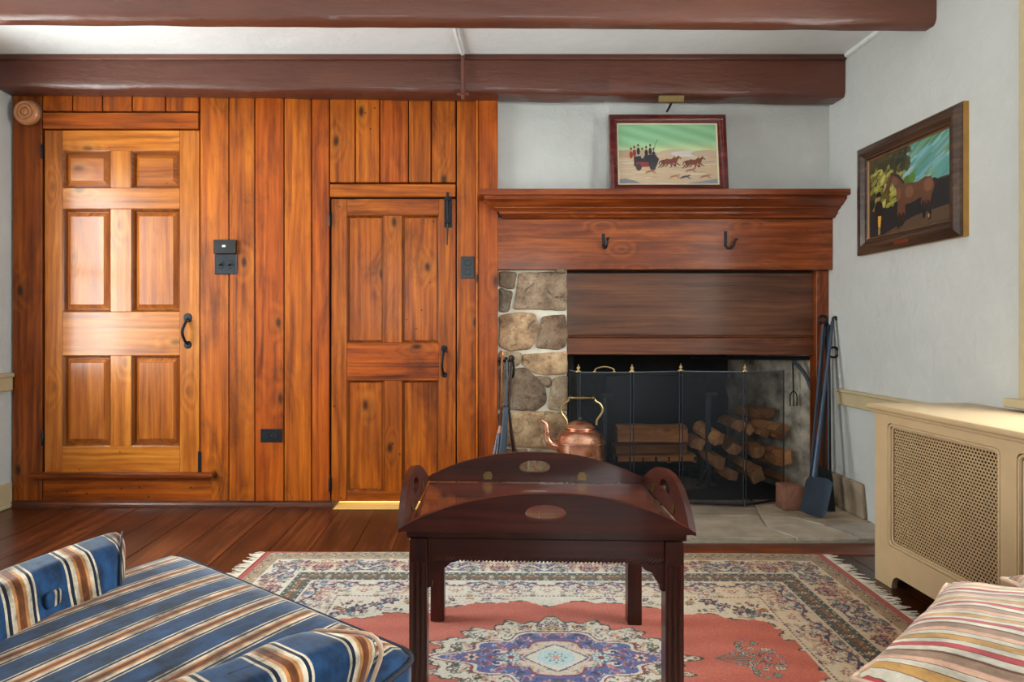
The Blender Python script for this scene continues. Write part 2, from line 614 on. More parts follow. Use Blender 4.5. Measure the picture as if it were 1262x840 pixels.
# ================================================================== the room
def wall_with_window(name, along, pos, th, a0, a1, win, mat):
    """wall along an axis ('X' or 'Y') at pos..pos+th with one or more openings (a0, a1, z0, z1)"""
    bm = bmesh.new()

    def bx(p0, p1, z0, z1):
        if along == 'Y':
            box(bm, min(pos, pos + th), max(pos, pos + th), p0, p1, z0, z1)
        else:
            box(bm, p0, p1, min(pos, pos + th), max(pos, pos + th), z0, z1)
    cur = a0
    for (w0, w1, z0, z1) in sorted(win):
        bx(cur, w0, 0, ZC)
        bx(w0, w1, 0, z0)
        bx(w0, w1, z1, ZC)
        cur = w1
    bx(cur, a1, 0, ZC)
    return tag(obj(name, bm, mat, smooth=0), kind='structure')


wall_with_window('wall_right', 'Y', XR, 0.32, YB, 4.2, [WIN_R], plaster_m)
wall_with_window('wall_left', 'Y', XL, -0.32, YB, 3.6, [WIN_L], plaster_m)
wall_with_window('wall_rear', 'X', YB, -0.32, XL - 0.32, XR + 0.32, [WIN_B1, WIN_B2], plaster_m)
tag(obj('ceiling', B(XL - 0.32, XR + 0.32, YB - 0.32, 4.2, ZC, ZC + 0.12), ceil_m, smooth=0), kind='structure')

# floor: boards running towards the fireplace wall
fl = tag(obj('floor', B(XL - 0.32, XR + 0.32, YB - 0.32, 4.2, -0.12, -0.012), plain('subfloor', (20, 12, 8), 0.9), smooth=0), kind='structure')
x = XL
k = 0
while x < XR:
    w = rnd.choice([0.13, 0.15, 0.165, 0.18])
    x1 = min(x + w, XR)
    ye = 3.215 if x < 0.0 else 2.50
    cuts = [YB, rnd.uniform(-1.0, 0.6), rnd.uniform(1.2, 2.1), ye]
    for c0, c1 in zip(cuts[:-1], cuts[1:]):
        v = rnd.uniform(0.8, 1.2)
        obj('plank', B(x + 0.0008, x1 - 0.0008, c0 + 0.001, c1 - 0.001, -0.012, rnd.uniform(-0.0006, 0.0006), bev=0.0015), floor_y, fl,
            color=(v, v * rnd.uniform(0.95, 1.03), v))
    x = x1
obj('plank', B(0.0, XR - 0.001, 2.502, 2.638, -0.012, 0.003, bev=0.003), floor_x, fl, color=(2.2, 1.9, 1.6))

# windows (behind and beside the camera)
def window(name, along, pos, th, w, sill=True):
    a0, a1, z0, z1 = w
    s = 1 if th > 0 else -1

    def bx(bm, p0, p1, q0, q1, zz0, zz1):           # p along the wall, q = depth from the room face (negative: into the room)
        qa, qb = pos + s * q0, pos + s * q1
        if along == 'Y':
            box(bm, min(qa, qb), max(qa, qb), p0, p1, zz0, zz1, bev=0.003)
        else:
            box(bm, p0, p1, min(qa, qb), max(qa, qb), zz0, zz1, bev=0.003)
        return bm
    am, zm = (a0 + a1) / 2, (z0 + z1) / 2
    loc = (pos, am, z0) if along == 'Y' else (am, pos, z0)
    rt = root(name, loc, kind='structure')
    for q in ((a0 - 0.09, a0, z0 - 0.02, z1 + 0.09), (a1, a1 + 0.09, z0 - 0.02, z1 + 0.09), (a0, a1, z1, z1 + 0.09)):
        obj('casing', bx(bmesh.new(), q[0], q[1], -0.02, 0.0, q[2], q[3]), cream2_m, rt)
    obj('window_sill', bx(bmesh.new(), a0 - 0.12, a1 + 0.12, -0.045, 0.16, z0 - 0.045, z0 - 0.015), cream2_m, rt)
    for (p0, p1, zz0, zz1) in ((a0, a0 + 0.04, z0 - 0.015, z1), (a1 - 0.04, a1, z0 - 0.015, z1), (a0 + 0.04, a1 - 0.04, z0 - 0.015, z0 + 0.04), (a0 + 0.04, a1 - 0.04, z1 - 0.04, z1), (a0 + 0.04, a1 - 0.04, zm - 0.02, zm + 0.02)):
        obj('sash_rail', bx(bmesh.new(), p0, p1, 0.16, 0.20, zz0, zz1), white_m, rt)
    for f in (1 / 3, 2 / 3):
        p = a0 + (a1 - a0) * f
        for (q0, q1) in ((z0 + 0.04, zm - 0.02), (zm + 0.02, z1 - 0.04)):
            obj('muntin', bx(bmesh.new(), p - 0.01, p + 0.01, 0.165, 0.195, q0, q1), white_m, rt)
    bm = bmesh.new()
    pa = pos + s * 0.18
    if along == 'Y':
        box(bm, pa - 0.002, pa + 0.002, a0 + 0.03, a1 - 0.03, z0 + 0.03, z1 - 0.03)
    else:
        box(bm, a0 + 0.03, a1 - 0.03, pa - 0.002, pa + 0.002, z0 + 0.03, z1 - 0.03)
    obj('pane', bm, glass_m, rt, smooth=0)


window('window_1', 'Y', XR, 0.32, WIN_R)
window('window_2', 'Y', XL, -0.32, WIN_L)
window('window_3', 'X', YB, -0.32, WIN_B1)
window('window_4', 'X', YB, -0.32, WIN_B2)

# chair rails and baseboards
zr1, zr0 = vz(478, 3.15), vz(497, 3.15)
tag(obj('trim_1', box(B(XR - 0.022, XR, 2.12, 3.12, zr0, zr1, bev=0.004), XR - 0.03, XR, 2.12, 3.12, zr1 - 0.014, zr1 + 0.002, bev=0.004), cream2_m), kind='structure')
zl1, zl0 = vz(460, 3.15), vz(482, 3.15)
tag(obj('trim_2', box(B(XL, XL + 0.022, 2.5, 3.19, zl0, zl1, bev=0.004), XL, XL + 0.032, 2.5, 3.19, zl1 - 0.02, zl1, bev=0.004), cream2_m), kind='structure')
tag(obj('baseboard_left', box(B(XL, XL + 0.018, -2.2, 3.19, 0.001, 0.125, bev=0.003), XL, XL + 0.026, -2.2, 3.19, 0.001, 0.02, bev=0.003), cream2_m), kind='structure')
tag(obj('baseboard_right', B(XR - 0.018, XR, -2.2, 1.1, 0.001, 0.125, bev=0.003), cream2_m), kind='structure')

# ---- pine panelling of the fireplace wall
ZT = 2.16
bm = bmesh.new()
d2a, d2b = ux(407, Y0), ux(562, Y0)
box(bm, XL - 0.3, d2a, 3.235, 3.36, 0, ZC)
box(bm, d2b, 0.1, 3.235, 3.36, 0, ZC)
box(bm, d2a, d2b, 3.242, 3.258, 0.05, ZC)
wb = tag(obj('wall_back', bm, plain('dark_backing', (24, 14, 9), 0.9), smooth=0), kind='structure')
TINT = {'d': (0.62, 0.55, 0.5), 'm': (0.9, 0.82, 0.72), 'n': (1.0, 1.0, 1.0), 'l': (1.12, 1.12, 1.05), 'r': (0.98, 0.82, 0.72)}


def plank(u0, u1, v0, v1, tint='n', yf=Y0, mat=None, gap=0.0028, bev=0.003, jit=0.002, z0=None, z1=None, parent=None):
    a, b = ux(u0, Y0) + gap, ux(u1, Y0) - gap
    t = vz(v0, Y0) - gap if z1 is None else z1
    bt = vz(v1, Y0) + gap if z0 is None else z0
    y = yf + rnd.uniform(-jit, jit)
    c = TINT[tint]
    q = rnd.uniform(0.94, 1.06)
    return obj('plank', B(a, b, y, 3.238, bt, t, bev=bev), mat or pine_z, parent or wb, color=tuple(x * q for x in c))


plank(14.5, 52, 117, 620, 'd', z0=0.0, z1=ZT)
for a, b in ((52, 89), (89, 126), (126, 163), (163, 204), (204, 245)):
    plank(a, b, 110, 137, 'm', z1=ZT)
plank(52, 245, 138, 159, 'm', mat=pine_x)
for a, b, t in ((246, 282, 'n'), (282, 314, 'n'), (314, 350, 'r'), (350, 384, 'l'), (384, 406, 'r')):
    plank(a, b, 117, 620, t, z0=0.0, z1=ZT)
for a, b, t in ((406, 438, 'n'), (438, 468, 'n'), (468, 503.5, 'r'), (503.5, 531.5, 'n'), (531.5, 562, 'n')):
    plank(a, b, 117, 225, t, z1=ZT)
plank(406, 562, 226, 243, 'n', mat=pine_x)
plank(562.5, 587, 117, 600, 'n', z0=0.0, z1=ZT)
plank(589, 614, 120, 600, 'r', z0=0.0, z1=ZT, yf=3.185)
plank(586.5, 589.5, 117, 600, 'l', z0=0.0, z1=ZT, yf=3.18, gap=0.0004, bev=0.004)
# step below the six-panel door and the dark strip along the floor
plank(52, 262, 588, 621, 'm', mat=pine_x, z0=0.0, jit=0)
plank(52, 246, 583, 588, 'm', mat=pine_x, gap=0.0)
obj('sill_moulding', box(B(ux(36, 3.17), ux(262, 3.17), 3.165, 3.21, vz(588.5, 3.17), vz(583, 3.17), bev=0.006, seg=2), ux(40, 3.18), ux(258, 3.18), 3.183, 3.21, vz(592, 3.17), vz(588, 3.17), bev=0.003), pine_x, wb, color=(0.7, 0.6, 0.55))
prof = [(3.2, 0.0), (3.172, 0.0), (3.172, 0.012), (3.178, 0.022), (3.186, 0.028), (3.2, 0.03)]
bm = bmesh.new()
ra = [bm.verts.new((ux(14, 3.19), y, z)) for y, z in prof]
rb = [bm.verts.new((ux(410, 3.19), y, z)) for y, z in prof]
for i in range(len(prof)):
    j = (i + 1) % len(prof)
    bm.faces.new((ra[i], ra[j], rb[j], rb[i]))
bm.faces.new(ra); bm.faces.new(rb[::-1])
tag(obj('baseboard_back', bm, floor_x, color=(1.1, 1.0, 0.95)), kind='structure')


# ---- doors
def frame_piece(parent, name, u0, u1, v0, v1, mat, yf, yb, tint):
    q = rnd.uniform(0.93, 1.07)
    return obj(name, B(ux(u0, Y0), ux(u1, Y0), yf, yb, vz(v1, Y0), vz(v0, Y0), bev=0.0025), mat, parent, color=tuple(t * q for t in tint))


def raised_panel(parent, u0, u1, v0, v1, yf, mat, tint, w1=0.013, w2=0.024, depth=0.022, field=0.006):
    """sunken moulding, bevel up to a raised field"""
    x0, x1, z0, z1 = ux(u0, Y0), ux(u1, Y0), vz(v1, Y0), vz(v0, Y0)
    rings = [(0.0, 0.0), (w1 * 0.25, 0.002), (w1 * 0.6, 0.008), (w1, depth), (w1 + 0.002, depth), (w1 + w2, field + 0.002), (w1 + w2 + 0.001, field)]
    q = rnd.uniform(0.93, 1.07)
    def build(rg, close):
        bm = bmesh.new()
        rs = []
        for d, dep in rg:
            rs.append([bm.verts.new(p) for p in ((x0 + d, yf + dep, z0 + d), (x1 - d, yf + dep, z0 + d), (x1 - d, yf + dep, z1 - d), (x0 + d, yf + dep, z1 - d))])
        for a, b in zip(rs[:-1], rs[1:]):
            for k in range(4):
                bm.faces.new((a[k], a[(k + 1) % 4], b[(k + 1) % 4], b[k]))
        if close:
            bm.faces.new(rs[-1])
        bb = [bm.verts.new((v.co.x, yf + depth + 0.008, v.co.z)) for v in rs[0]]
        for k in range(4):
            bm.faces.new((bb[k], bb[(k + 1) % 4], rs[0][(k + 1) % 4], rs[0][k]))
        if close:
            bm.faces.new(bb[::-1])
        else:
            for k in range(4):
                bm.faces.new((bb[k], bb[(k + 1) % 4], rs[-1][(k + 1) % 4], rs[-1][k]))
        return bm
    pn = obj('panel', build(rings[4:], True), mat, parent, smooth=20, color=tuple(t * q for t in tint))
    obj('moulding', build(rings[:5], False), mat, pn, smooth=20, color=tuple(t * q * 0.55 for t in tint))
    return pn


def thumb_latch(parent, u, v0, v1, yf, s=1.0, out=0.034):
    z1, z0 = vz(v0, yf), vz(v1, yf)
    x = ux(u, yf)
    h = root('handle', (x, yf, z0))
    h.parent = parent
    h.location = Vector((x, yf, z0)) - Vector(parent['abs_'])
    bm = bmesh.new()
    lathe(bm, [(0, -0.004), (0.016 * s, -0.003), (0.019 * s, 0.0), (0.0, 0.0)], (x, yf, z1 - 0.018), 14, 'Y')
    lathe(bm, [(0, -0.004), (0.014 * s, -0.003), (0.017 * s, 0.0), (0.0, 0.0)], (x, yf, z0 + 0.014), 14, 'Y')
    bm2 = bm
    obj('plate', bm2, iron_m, h)
    zz = [z1 - 0.02, z1 - 0.036, (z0 + z1) / 2 - 0.003, z0 + 0.036, z0 + 0.016]
    oo = [0.002, 0.012, out, 0.022, 0.002]
    pts = spline([(x - 0.010 * o_ / out, yf - o_, z_) for z_, o_ in zip(zz, oo)], 6)
    n = len(pts)
    obj('grip', T(pts, [0.0045 + 0.003 * math.sin(math.pi * i / (n - 1)) for i in range(n)], 8), iron_m, h)
    obj('thumb_press', B(x + 0.004, x + 0.02, yf - 0.026, yf, z1 - 0.036, z1 - 0.031, bev=0.001), iron_m, h)
    return h


def hinge(parent, u, v, yf, hgt=0.075):
    x, z = ux(u, yf), vz(v, yf)
    obj('hinge', T([(x, yf - 0.004, z - hgt / 2), (x, yf - 0.004, z - hgt / 2 + 0.006), (x, yf - 0.004, z + hgt / 2 - 0.006), (x, yf - 0.004, z + hgt / 2)], [0.004, 0.0065, 0.0065, 0.004], 8), iron_m, parent)


d1 = root('door_1', (ux(149, Y0), 3.215, vz(582, Y0)), kind='structure')
DT = (1.05, 1.05, 1.0)
yf, yb = 3.205, 3.236
frame_piece(d1, 'stile', 54, 76, 160, 582, door_z, yf, yb, (0.92, 0.85, 0.78))
frame_piece(d1, 'stile', 221, 245, 160, 582, door_z, yf, yb, (1.0, 0.95, 0.88))
for v0, v1 in ((160, 185), (231, 257), (384, 438), (550, 582)):
    frame_piece(d1, 'rail', 76, 221, v0, v1, door_x, yf + 0.0006, yb, DT)
for v0, v1 in ((185, 231), (257, 384), (438, 550)):
    frame_piece(d1, 'mullion', 135, 161, v0, v1, door_z, yf + 0.0012, yb, DT)
    for a, b in ((76, 135), (161, 221)):
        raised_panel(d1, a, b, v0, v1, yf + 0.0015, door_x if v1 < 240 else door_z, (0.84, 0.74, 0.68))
thumb_latch(d1, 231.5, 387, 428, yf, 1.25, 0.04)
hinge(d1, 52.5, 187, yf)
hinge(d1, 53, 540, yf)
obj('latch_catch', B(ux(244, Y0), ux(248, Y0), yf - 0.008, yf + 0.004, vz(582, Y0), vz(556, Y0), bev=0.002), iron_m, d1)

d2 = root('door_2', (ux(484, Y0), 3.215, vz(620, Y0)), kind='structure')
T2 = TINT['n']
yf2 = 3.207
for a, b in ((408, 427), (541, 561.5)):
    frame_piece(d2, 'stile', a, b, 244.5, 618.0, pine_z, yf2, yb, T2)
for v0, v1, t in ((244.5, 265, T2), (422, 469, TINT['r']), (606, 618.0, T2)):
    frame_piece(d2, 'rail', 427, 541, v0, v1, pine_x, yf2 + 0.0006, yb, t)
for v0, v1 in ((265, 422), (469, 606)):
    frame_piece(d2, 'mullion', 473, 495, v0, v1, pine_z, yf2 + 0.0012, yb, T2)
    for a, b in ((427, 473), (495, 541)):
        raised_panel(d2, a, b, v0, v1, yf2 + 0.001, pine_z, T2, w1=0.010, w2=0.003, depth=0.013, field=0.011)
thumb_latch(d2, 547.5, 425, 465, yf2, 0.9, 0.03)
hinge(d2, 406.5, 270, yf2)
hinge(d2, 406.5, 596, yf2)
# slide bolt at the top of the small door
bx_ = root('bolt', (ux(552, Y0), yf2, vz(280, Y0))); bx_.parent = d2
bx_.location = Vector((ux(552, Y0), yf2, vz(280, Y0))) - Vector(d2['abs_'])
obj('bolt_plate', B(ux(547.5, Y0), ux(557, Y0), yf2 - 0.006, yf2, vz(280, Y0), vz(234, Y0), bev=0.001), iron_m, bx_)
obj('bolt_rod', T([(ux(551.5, Y0), yf2 - 0.010, vz(237, Y0)), (ux(551.5, Y0), yf2 - 0.010, vz(283, Y0)), (ux(551, Y0), yf2 - 0.012, vz(302, Y0))], [0.006, 0.005, 0.003], 8), iron_m, bx_)
for v in (244, 272):
    obj('staple', B(ux(548.5, Y0), ux(555.5, Y0), yf2 - 0.018, yf2 - 0.005, vz(v + 3, Y0), vz(v, Y0), bev=0.001), iron_m, bx_)
# lit threshold under the small door, lamp light of the room beyond
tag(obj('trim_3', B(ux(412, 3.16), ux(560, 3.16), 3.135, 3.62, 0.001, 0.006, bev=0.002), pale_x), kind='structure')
lw = daylight('hall_lamp', ((d2a + d2b) / 2, 3.40, 0.55), (0, 0, 0), 0.5, 0.2, 13, (1.0, 0.70, 0.34))
bm = B(d2a - 0.02, d2b + 0.02, 3.62, 3.66, 0.0, ZC)
box(bm, d2a - 0.02, d2a, 3.36, 3.62, 0.0, ZC); box(bm, d2b, d2b + 0.02, 3.36, 3.62, 0.0, ZC)
tag(obj('wall_hall', bm, plaster_m, smooth=0), kind='structure')

# ---- ceiling beams
def beam(name, yf, yb, zl, zr, label, pieces, seed, tint=(1, 1, 1), x1=XR, x0=XL + 0.0):
    r_ = root(name, ((x0 + x1) / 2, (yf + yb) / 2, zl), label, 'beam', 'painted ceiling beams')
    for (a, b, dy, dz, tn) in pieces:
        bm = bmesh.new()
        n = max(4, int((b - a) / 0.05))
        prof = [(0, 1.0), (0, 0.0), (0.012, -0.004), (0.014, -0.006)]
        ring_prev = None
        for i in range(n + 1):
            xx = a + (b - a) * i / n
            zb = zl + (zr - zl) * (xx - x0) / (x1 - x0) + dz
            w = mnoise.noise(Vector((xx * 2.3, seed, 0.0))) * 0.006
            w2 = mnoise.noise(Vector((xx * 4.1, seed, 5.0))) * 0.005
            ft = yf + dy
            pts = [(ft, ZC + 0.002), (ft + w, (ZC + zb) / 2), (ft + w2, zb + 0.022 + w), (ft + 0.007 + w2, zb + 0.006 + w), (ft + 0.016, zb + w), (yb - 0.01, zb + w2), (yb, zb + 0.008), (yb, ZC + 0.002)]
            ring = [bm.verts.new((xx, y, z)) for y, z in pts]
            if ring_prev:
                for k in range(len(ring)):
                    kk = (k + 1) % len(ring)
                    bm.faces.new((ring_prev[k], ring_prev[kk], ring[kk], ring[k]))
            else:
                bm.faces.new(ring)
            ring_prev = ring
        bm.faces.new(ring_prev[::-1])
        obj('beam_length', bm, beam_m, r_, color=tn)
    return r_


beam('ceiling_beam', 2.465, 2.535, 2.165, 2.138, 'long brown painted beam crossing the white ceiling away from the panelled wall',
     [(XL, XR, 0, 0, (1, 1, 1))], 1.0)
q575, q750 = ux(572, 3.08), ux(750, 3.08)
beam('ceiling_beam', 3.075, 3.199, 2.128, 2.072, 'brown painted beam resting over the pine panelling and the mantel wall',
     [(XL + 0.02, q575, 0.0, 0, (0.8, 0.76, 0.76)), (q575, q750, -0.004, 0.0, (0.98, 0.93, 0.92)), (q750, XR - 0.002, -0.001, 0.004, (1.05, 0.92, 0.82))], 3.0)
# thin cover strip along the top of the far beam, small corner moulding on the right wall
tag(obj('trim_4', B(XL + 0.03, XR, 3.062, 3.08, ZC - 0.028, ZC, bev=0.005, seg=2), beam_m, color=(0.95, 0.9, 0.9)), kind='structure')
tag(obj('trim_5', T([(XR - 0.004, 2.55, ZC - 0.006), (XR - 0.004, 3.06, ZC - 0.006)], 0.014, 8), white_m), kind='structure')

# ---- chimney breast: plaster, stone pier, firebox
SX0, SX1, OX0, OX1, OZ = 0.095, 0.462, 0.47, 1.775, 0.783
bm = bmesh.new()
nx, nz = 60, 24
xs = np.linspace(0.1, XR + 0.02, nx); zs = np.linspace(1.45, ZC, nz)
vv = [[bm.verts.new((x_, 3.235 + 0.012 * mnoise.noise(Vector((x_ * 2.2, z_ * 2.0, 2.0))) - (0.016 if 0.0 < x_ - ux(742, Y0) else 0) , z_)) for x_ in xs] for z_ in zs]
for i in range(nz - 1):
    for j in range(nx - 1):
        bm.faces.new((vv[i][j], vv[i][j + 1], vv[i + 1][j + 1], vv[i + 1][j]))
wf = tag(obj('wall_fireplace', bm, plaster_m, fix=False), kind='structure')
wc = obj('pier_mortar', B(SX0 - 0.01, SX1, 3.236, 3.40, 0.0, 1.235), mortar_m, wf, smooth=0)


def rock(pts, yfront, depth, seed, color, parent, mat=stone_m, name='stone', sub=0.014, rough=0.009):
    """irregular stone from an outline in world x, z"""
    n = len(pts)
    cx = sum(p[0] for p in pts) / n; cz = sum(p[1] for p in pts) / n
    # resample the outline
    res = []
    for i in range(n):
        a, b = pts[i], pts[(i + 1) % n]
        L = math.hypot(b[0] - a[0], b[1] - a[1])
        m = max(1, int(L / sub))
        for k in range(m):
            t = k / m
            res.append((a[0] + (b[0] - a[0]) * t, a[1] + (b[1] - a[1]) * t))
    for _ in range(1):
        res = [tuple((res[i - 1][c] + 2 * res[i][c] + res[(i + 1) % len(res)][c]) / 4 for c in (0, 1)) for i in range(len(res))]
    bm = bmesh.new()
    rings = []
    for sc, dy in ((1.0, depth), (1.0, 0.010), (0.975, 0.003), (0.90, 0.0), (0.7, -0.003), (0.45, -0.004), (0.2, -0.004)):
        ring = []
        for (x_, z_) in res:
            px, pz = cx + (x_ - cx) * sc, cz + (z_ - cz) * sc
            w = mnoise.noise(Vector((px * 9, pz * 9, seed))) + 0.5 * mnoise.noise(Vector((px * 24, pz * 24, seed)))
            e = mnoise.noise(Vector((px * 30, pz * 30, seed + 9))) * 0.004
            y_ = yfront + dy + (w * rough if dy < 0.02 else 0)
            ring.append(bm.verts.new((px + e, y_, pz + e)))
        rings.append(ring)
    m = len(res)
    for a, b in zip(rings[:-1], rings[1:]):
        for k in range(m):
            bm.faces.new((a[k], a[(k + 1) % m], b[(k + 1) % m], b[k]))
    bm.faces.new(rings[-1])
    return obj(name, bm, mat, parent, smooth=50, color=color)


YS = 3.222
STN = [
    ([(76, 44), (140, 48), (128, 108), (77, 96)], (0.46, 0.42, 0.4)),
    ([(76, 106), (124, 120), (112, 188), (76, 190)], (0.44, 0.44, 0.45)),
    ([(152, 50), (322, 46), (324, 120), (322, 186), (230, 180), (134, 182)], (0.76, 0.7, 0.66)),
    ([(77, 208), (150, 196), (208, 202), (222, 250), (208, 300), (188, 328), (112, 336), (77, 318)], (1.12, 0.95, 0.78)),
    ([(236, 212), (318, 204), (326, 260), (322, 316), (298, 330), (216, 324), (232, 262)], (0.56, 0.48, 0.44)),
    ([(164, 352), (324, 340), (330, 420), (250, 426), (200, 412), (164, 386)], (1.1, 0.95, 0.76)),
    ([(77, 342), (156, 346), (150, 388), (118, 396), (77, 392)], (1.0, 0.95, 0.86)),
    ([(108, 408), (172, 402), (216, 440), (244, 480), (250, 528), (210, 556), (110, 552)], (0.5, 0.47, 0.45)),
    ([(278, 440), (328, 430), (330, 500), (326, 558), (258, 550), (268, 494)], (0.8, 0.77, 0.72)),
    ([(212, 430), (264, 436), (270, 452), (258, 474), (236, 456)], (0.6, 0.56, 0.52)),
    ([(77, 402), (102, 408), (104, 552), (77, 552)], (0.7, 0.62, 0.56)),
    ([(77, 566), (200, 564), (320, 566), (330, 604), (312, 690), (200, 692), (77, 688)], (0.98, 0.86, 0.7)),
    ([(77, 704), (180, 702), (178, 780), (77, 782)], (0.8, 0.72, 0.64)),
    ([(194, 702), (322, 704), (328, 790), (192, 784)], (0.95, 0.88, 0.78)),
    ([(77, 796), (230, 800), (228, 880), (77, 884)], (0.75, 0.68, 0.6)),
    ([(244, 802), (328, 806), (328, 882), (242, 882)], (0.9, 0.8, 0.7)),
]
def grow(p, g=4.5):
    cx_ = sum(q[0] for q in p) / len(p); cy_ = sum(q[1] for q in p) / len(p)
    out = []
    for x_, y_ in p:
        L = math.hypot(x_ - cx_, y_ - cy_)
        out.append((max(75, min(331, x_ + (x_ - cx_) / L * g)), y_ + (y_ - cy_) / L * g))
    return out


for i, (p, c) in enumerate(STN):
    rock([(ux(590 + a / 3, YS), max(0.024, vz(320 + b / 3, YS))) for a, b in grow(p)], YS, 0.05, i * 3.1, c, wf)
# a knob of stone poking out under the frieze
rock([(ux(683, 3.2), vz(335, 3.2)), (ux(688, 3.2), vz(329.5, 3.2)), (ux(696, 3.2), vz(330, 3.2)), (ux(698, 3.2), vz(337, 3.2))], 3.186, 0.04, 77, (0.45, 0.4, 0.36), wf, sub=0.008, rough=0.003)

# firebox
bm = bmesh.new()
box(bm, 0.25, 2.0, 3.95, 4.1, 0, 1.9)
box(bm, 0.25, SX1 + 0.06, 3.40, 3.95, 0, 1.9)
box(bm, 0.25, 2.0, 3.30, 3.95, 1.5, 1.9)
box(bm, 0.25, 2.0, 3.29, 3.32, 1.2, 1.9)
box(bm, 0.25, 2.0, 3.25, 3.96, -0.1, 0.018)
tag(obj('wall_firebox', bm, soot_m, smooth=0), kind='structure')
bm = bmesh.new()
vs = []
for i in range(15):
    yy = 3.262 + 0.69 * i / 14
    for j in range(20):
        zz = 0.0 + 1.5 * j / 19
        xx = 1.79 - 0.20 * i / 14 + 0.018 * mnoise.noise(Vector((yy * 8, zz * 8, 4))) + 0.008 * mnoise.noise(Vector((yy * 25, zz * 25, 4)))
        vs.append(bm.verts.new((xx, yy, zz)))
for i in range(14):
    for j in range(19):
        bm.faces.new((vs[i * 20 + j], vs[(i + 1) * 20 + j], vs[(i + 1) * 20 + j + 1], vs[i * 20 + j + 1]))
ext = bmesh.ops.extrude_face_region(bm, geom=bm.faces[:])
for v in [g for g in ext['geom'] if isinstance(g, bmesh.types.BMVert)]:
    v.co.x += 0.12
tag(obj('wall_firebox_side', bm, whitewash_m), kind='structure')

# ---- mantelpiece
mt = root('mantelpiece', (0.95, 3.2, 1.22), 'dark pine mantelpiece with a moulded shelf over the fireplace', 'mantelpiece')
YM = 3.185
xl, xr = 0.15, XR - 0.001
mp = [(0.150, 1.609), (0.152, 1.606), (0.152, 1.583), (0.149, 1.580), (0.122, 1.580), (0.122, 1.566), (0.116, 1.563), (0.108, 1.557), (0.094, 1.546), (0.082, 1.540), (0.073, 1.537), (0.070, 1.536), (0.070, 1.530),
      (0.058, 1.526), (0.050, 1.520), (0.045, 1.516), (0.045, 1.506), (0.036, 1.503), (0.028, 1.497), (0.022, 1.490), (0.0, 1.488)]
bm = bmesh.new()
rows = []
for p, z in mp:
    rows.append([bm.verts.new(q) for q in ((xl - p, YM + 0.05, z), (xl - p, YM - p, z), (xr, YM - p, z))])
for a, b in zip(rows[:-1], rows[1:]):
    for k in range(2):
        bm.faces.new((a[k], a[k + 1], b[k + 1], b[k]))
bk = [bm.verts.new((xr, YM + 0.05, rows[0][0].co.z)), bm.verts.new((xr, YM + 0.05, rows[-1][0].co.z))]
bm.faces.new((rows[0][0], rows[0][1], rows[0][2], bk[0]))
bm.faces.new((rows[-1][2], rows[-1][1], rows[-1][0], bk[1]))
bm.faces.new([r_[2] for r_ in rows] + [bk[1], bk[0]])
bm.faces.new([r_[0] for r_ in rows][::-1] + [bk[0], bk[1]])
obj('moulded_shelf', bm, mantel_x, mt, smooth=25, color=(1.1, 0.95, 0.86))
obj('frieze_board', B(SX0 - 0.003, XR - 0.001, YM, 3.236, vz(332, YM), 1.489, bev=0.003), mantel_x, mt, color=(1.1, 1.0, 0.92))
obj('jamb_post', B(OX1 - 0.01, XR - 0.001, 3.222, 3.29, 0.021, vz(333, 3.22), bev=0.003), mantel_z, mt, color=(0.8, 0.7, 0.65))

fc = root('fireplace_cover', (1.1, 3.255, OZ), 'flat brown wooden board closing the upper part of the fireplace opening', 'board')
a, b = ux(698, 3.25), ux(1012, 3.25)
obj('upper_panel', B(a, b, 3.252, 3.275, vz(413, 3.25), vz(336, 3.25), bev=0.003), oak_x, fc)
obj('bead', T([(a, 3.254, vz(414.5, 3.25)), (b, 3.254, vz(414.5, 3.25))], 0.006, 8), oak_x, fc, color=(0.8, 0.75, 0.7))
obj('lower_rail', B(a, b, 3.246, 3.28, OZ, vz(416, 3.25), bev=0.004), oak_x, fc, color=(1.18, 1.0, 0.88))

# ---- hearth of flagstones
he = root('hearth', (0.92, 2.95, 0.0), 'grey flagstone hearth slab in front of the fireplace', 'hearth')
obj('bed', B(0.0, XR - 0.001, 2.645, 3.25, 0.0, 0.012), mortar_m, he, smooth=0, color=(0.6, 0.58, 0.55))


def flag(pts, seed, c):
    n = len(pts)
    bm = bmesh.new()
    res = []
    for i in range(n):
        p, q = pts[i], pts[(i + 1) % n]
        m = max(1, int(math.hypot(q[0] - p[0], q[1] - p[1]) / 0.05))
        for k in range(m):
            t = k / m
            e = 0.007 * mnoise.noise(Vector((p[0] + 9 * t, p[1], seed)))
            res.append((p[0] + (q[0] - p[0]) * t + e, p[1] + (q[1] - p[1]) * t + e))
    cx = sum(p[0] for p in res) / len(res); cy = sum(p[1] for p in res) / len(res)
    rings = []
    for s, z in ((1.0, 0.011), (1.0, 0.018), (0.985, 0.022), (0.8, 0.022), (0.4, 0.0225)):
        rings.append([bm.verts.new((min(cx + (p[0] - cx) * s, XR - 0.001), cy + (p[1] - cy) * s,
                                    z + (0.003 * mnoise.noise(Vector((p[0] * s * 5, p[1] * 5, seed))) if s < 0.99 else 0))) for p in res])
    m = len(res)
    for a_, b_ in zip(rings[:-1], rings[1:]):
        for k in range(m):
            bm.faces.new((a_[k], a_[(k + 1) % m], b_[(k + 1) % m], b_[k]))
    bm.faces.new(rings[-1])
    obj('flagstone', bm, flag_m, he, smooth=40, color=c)


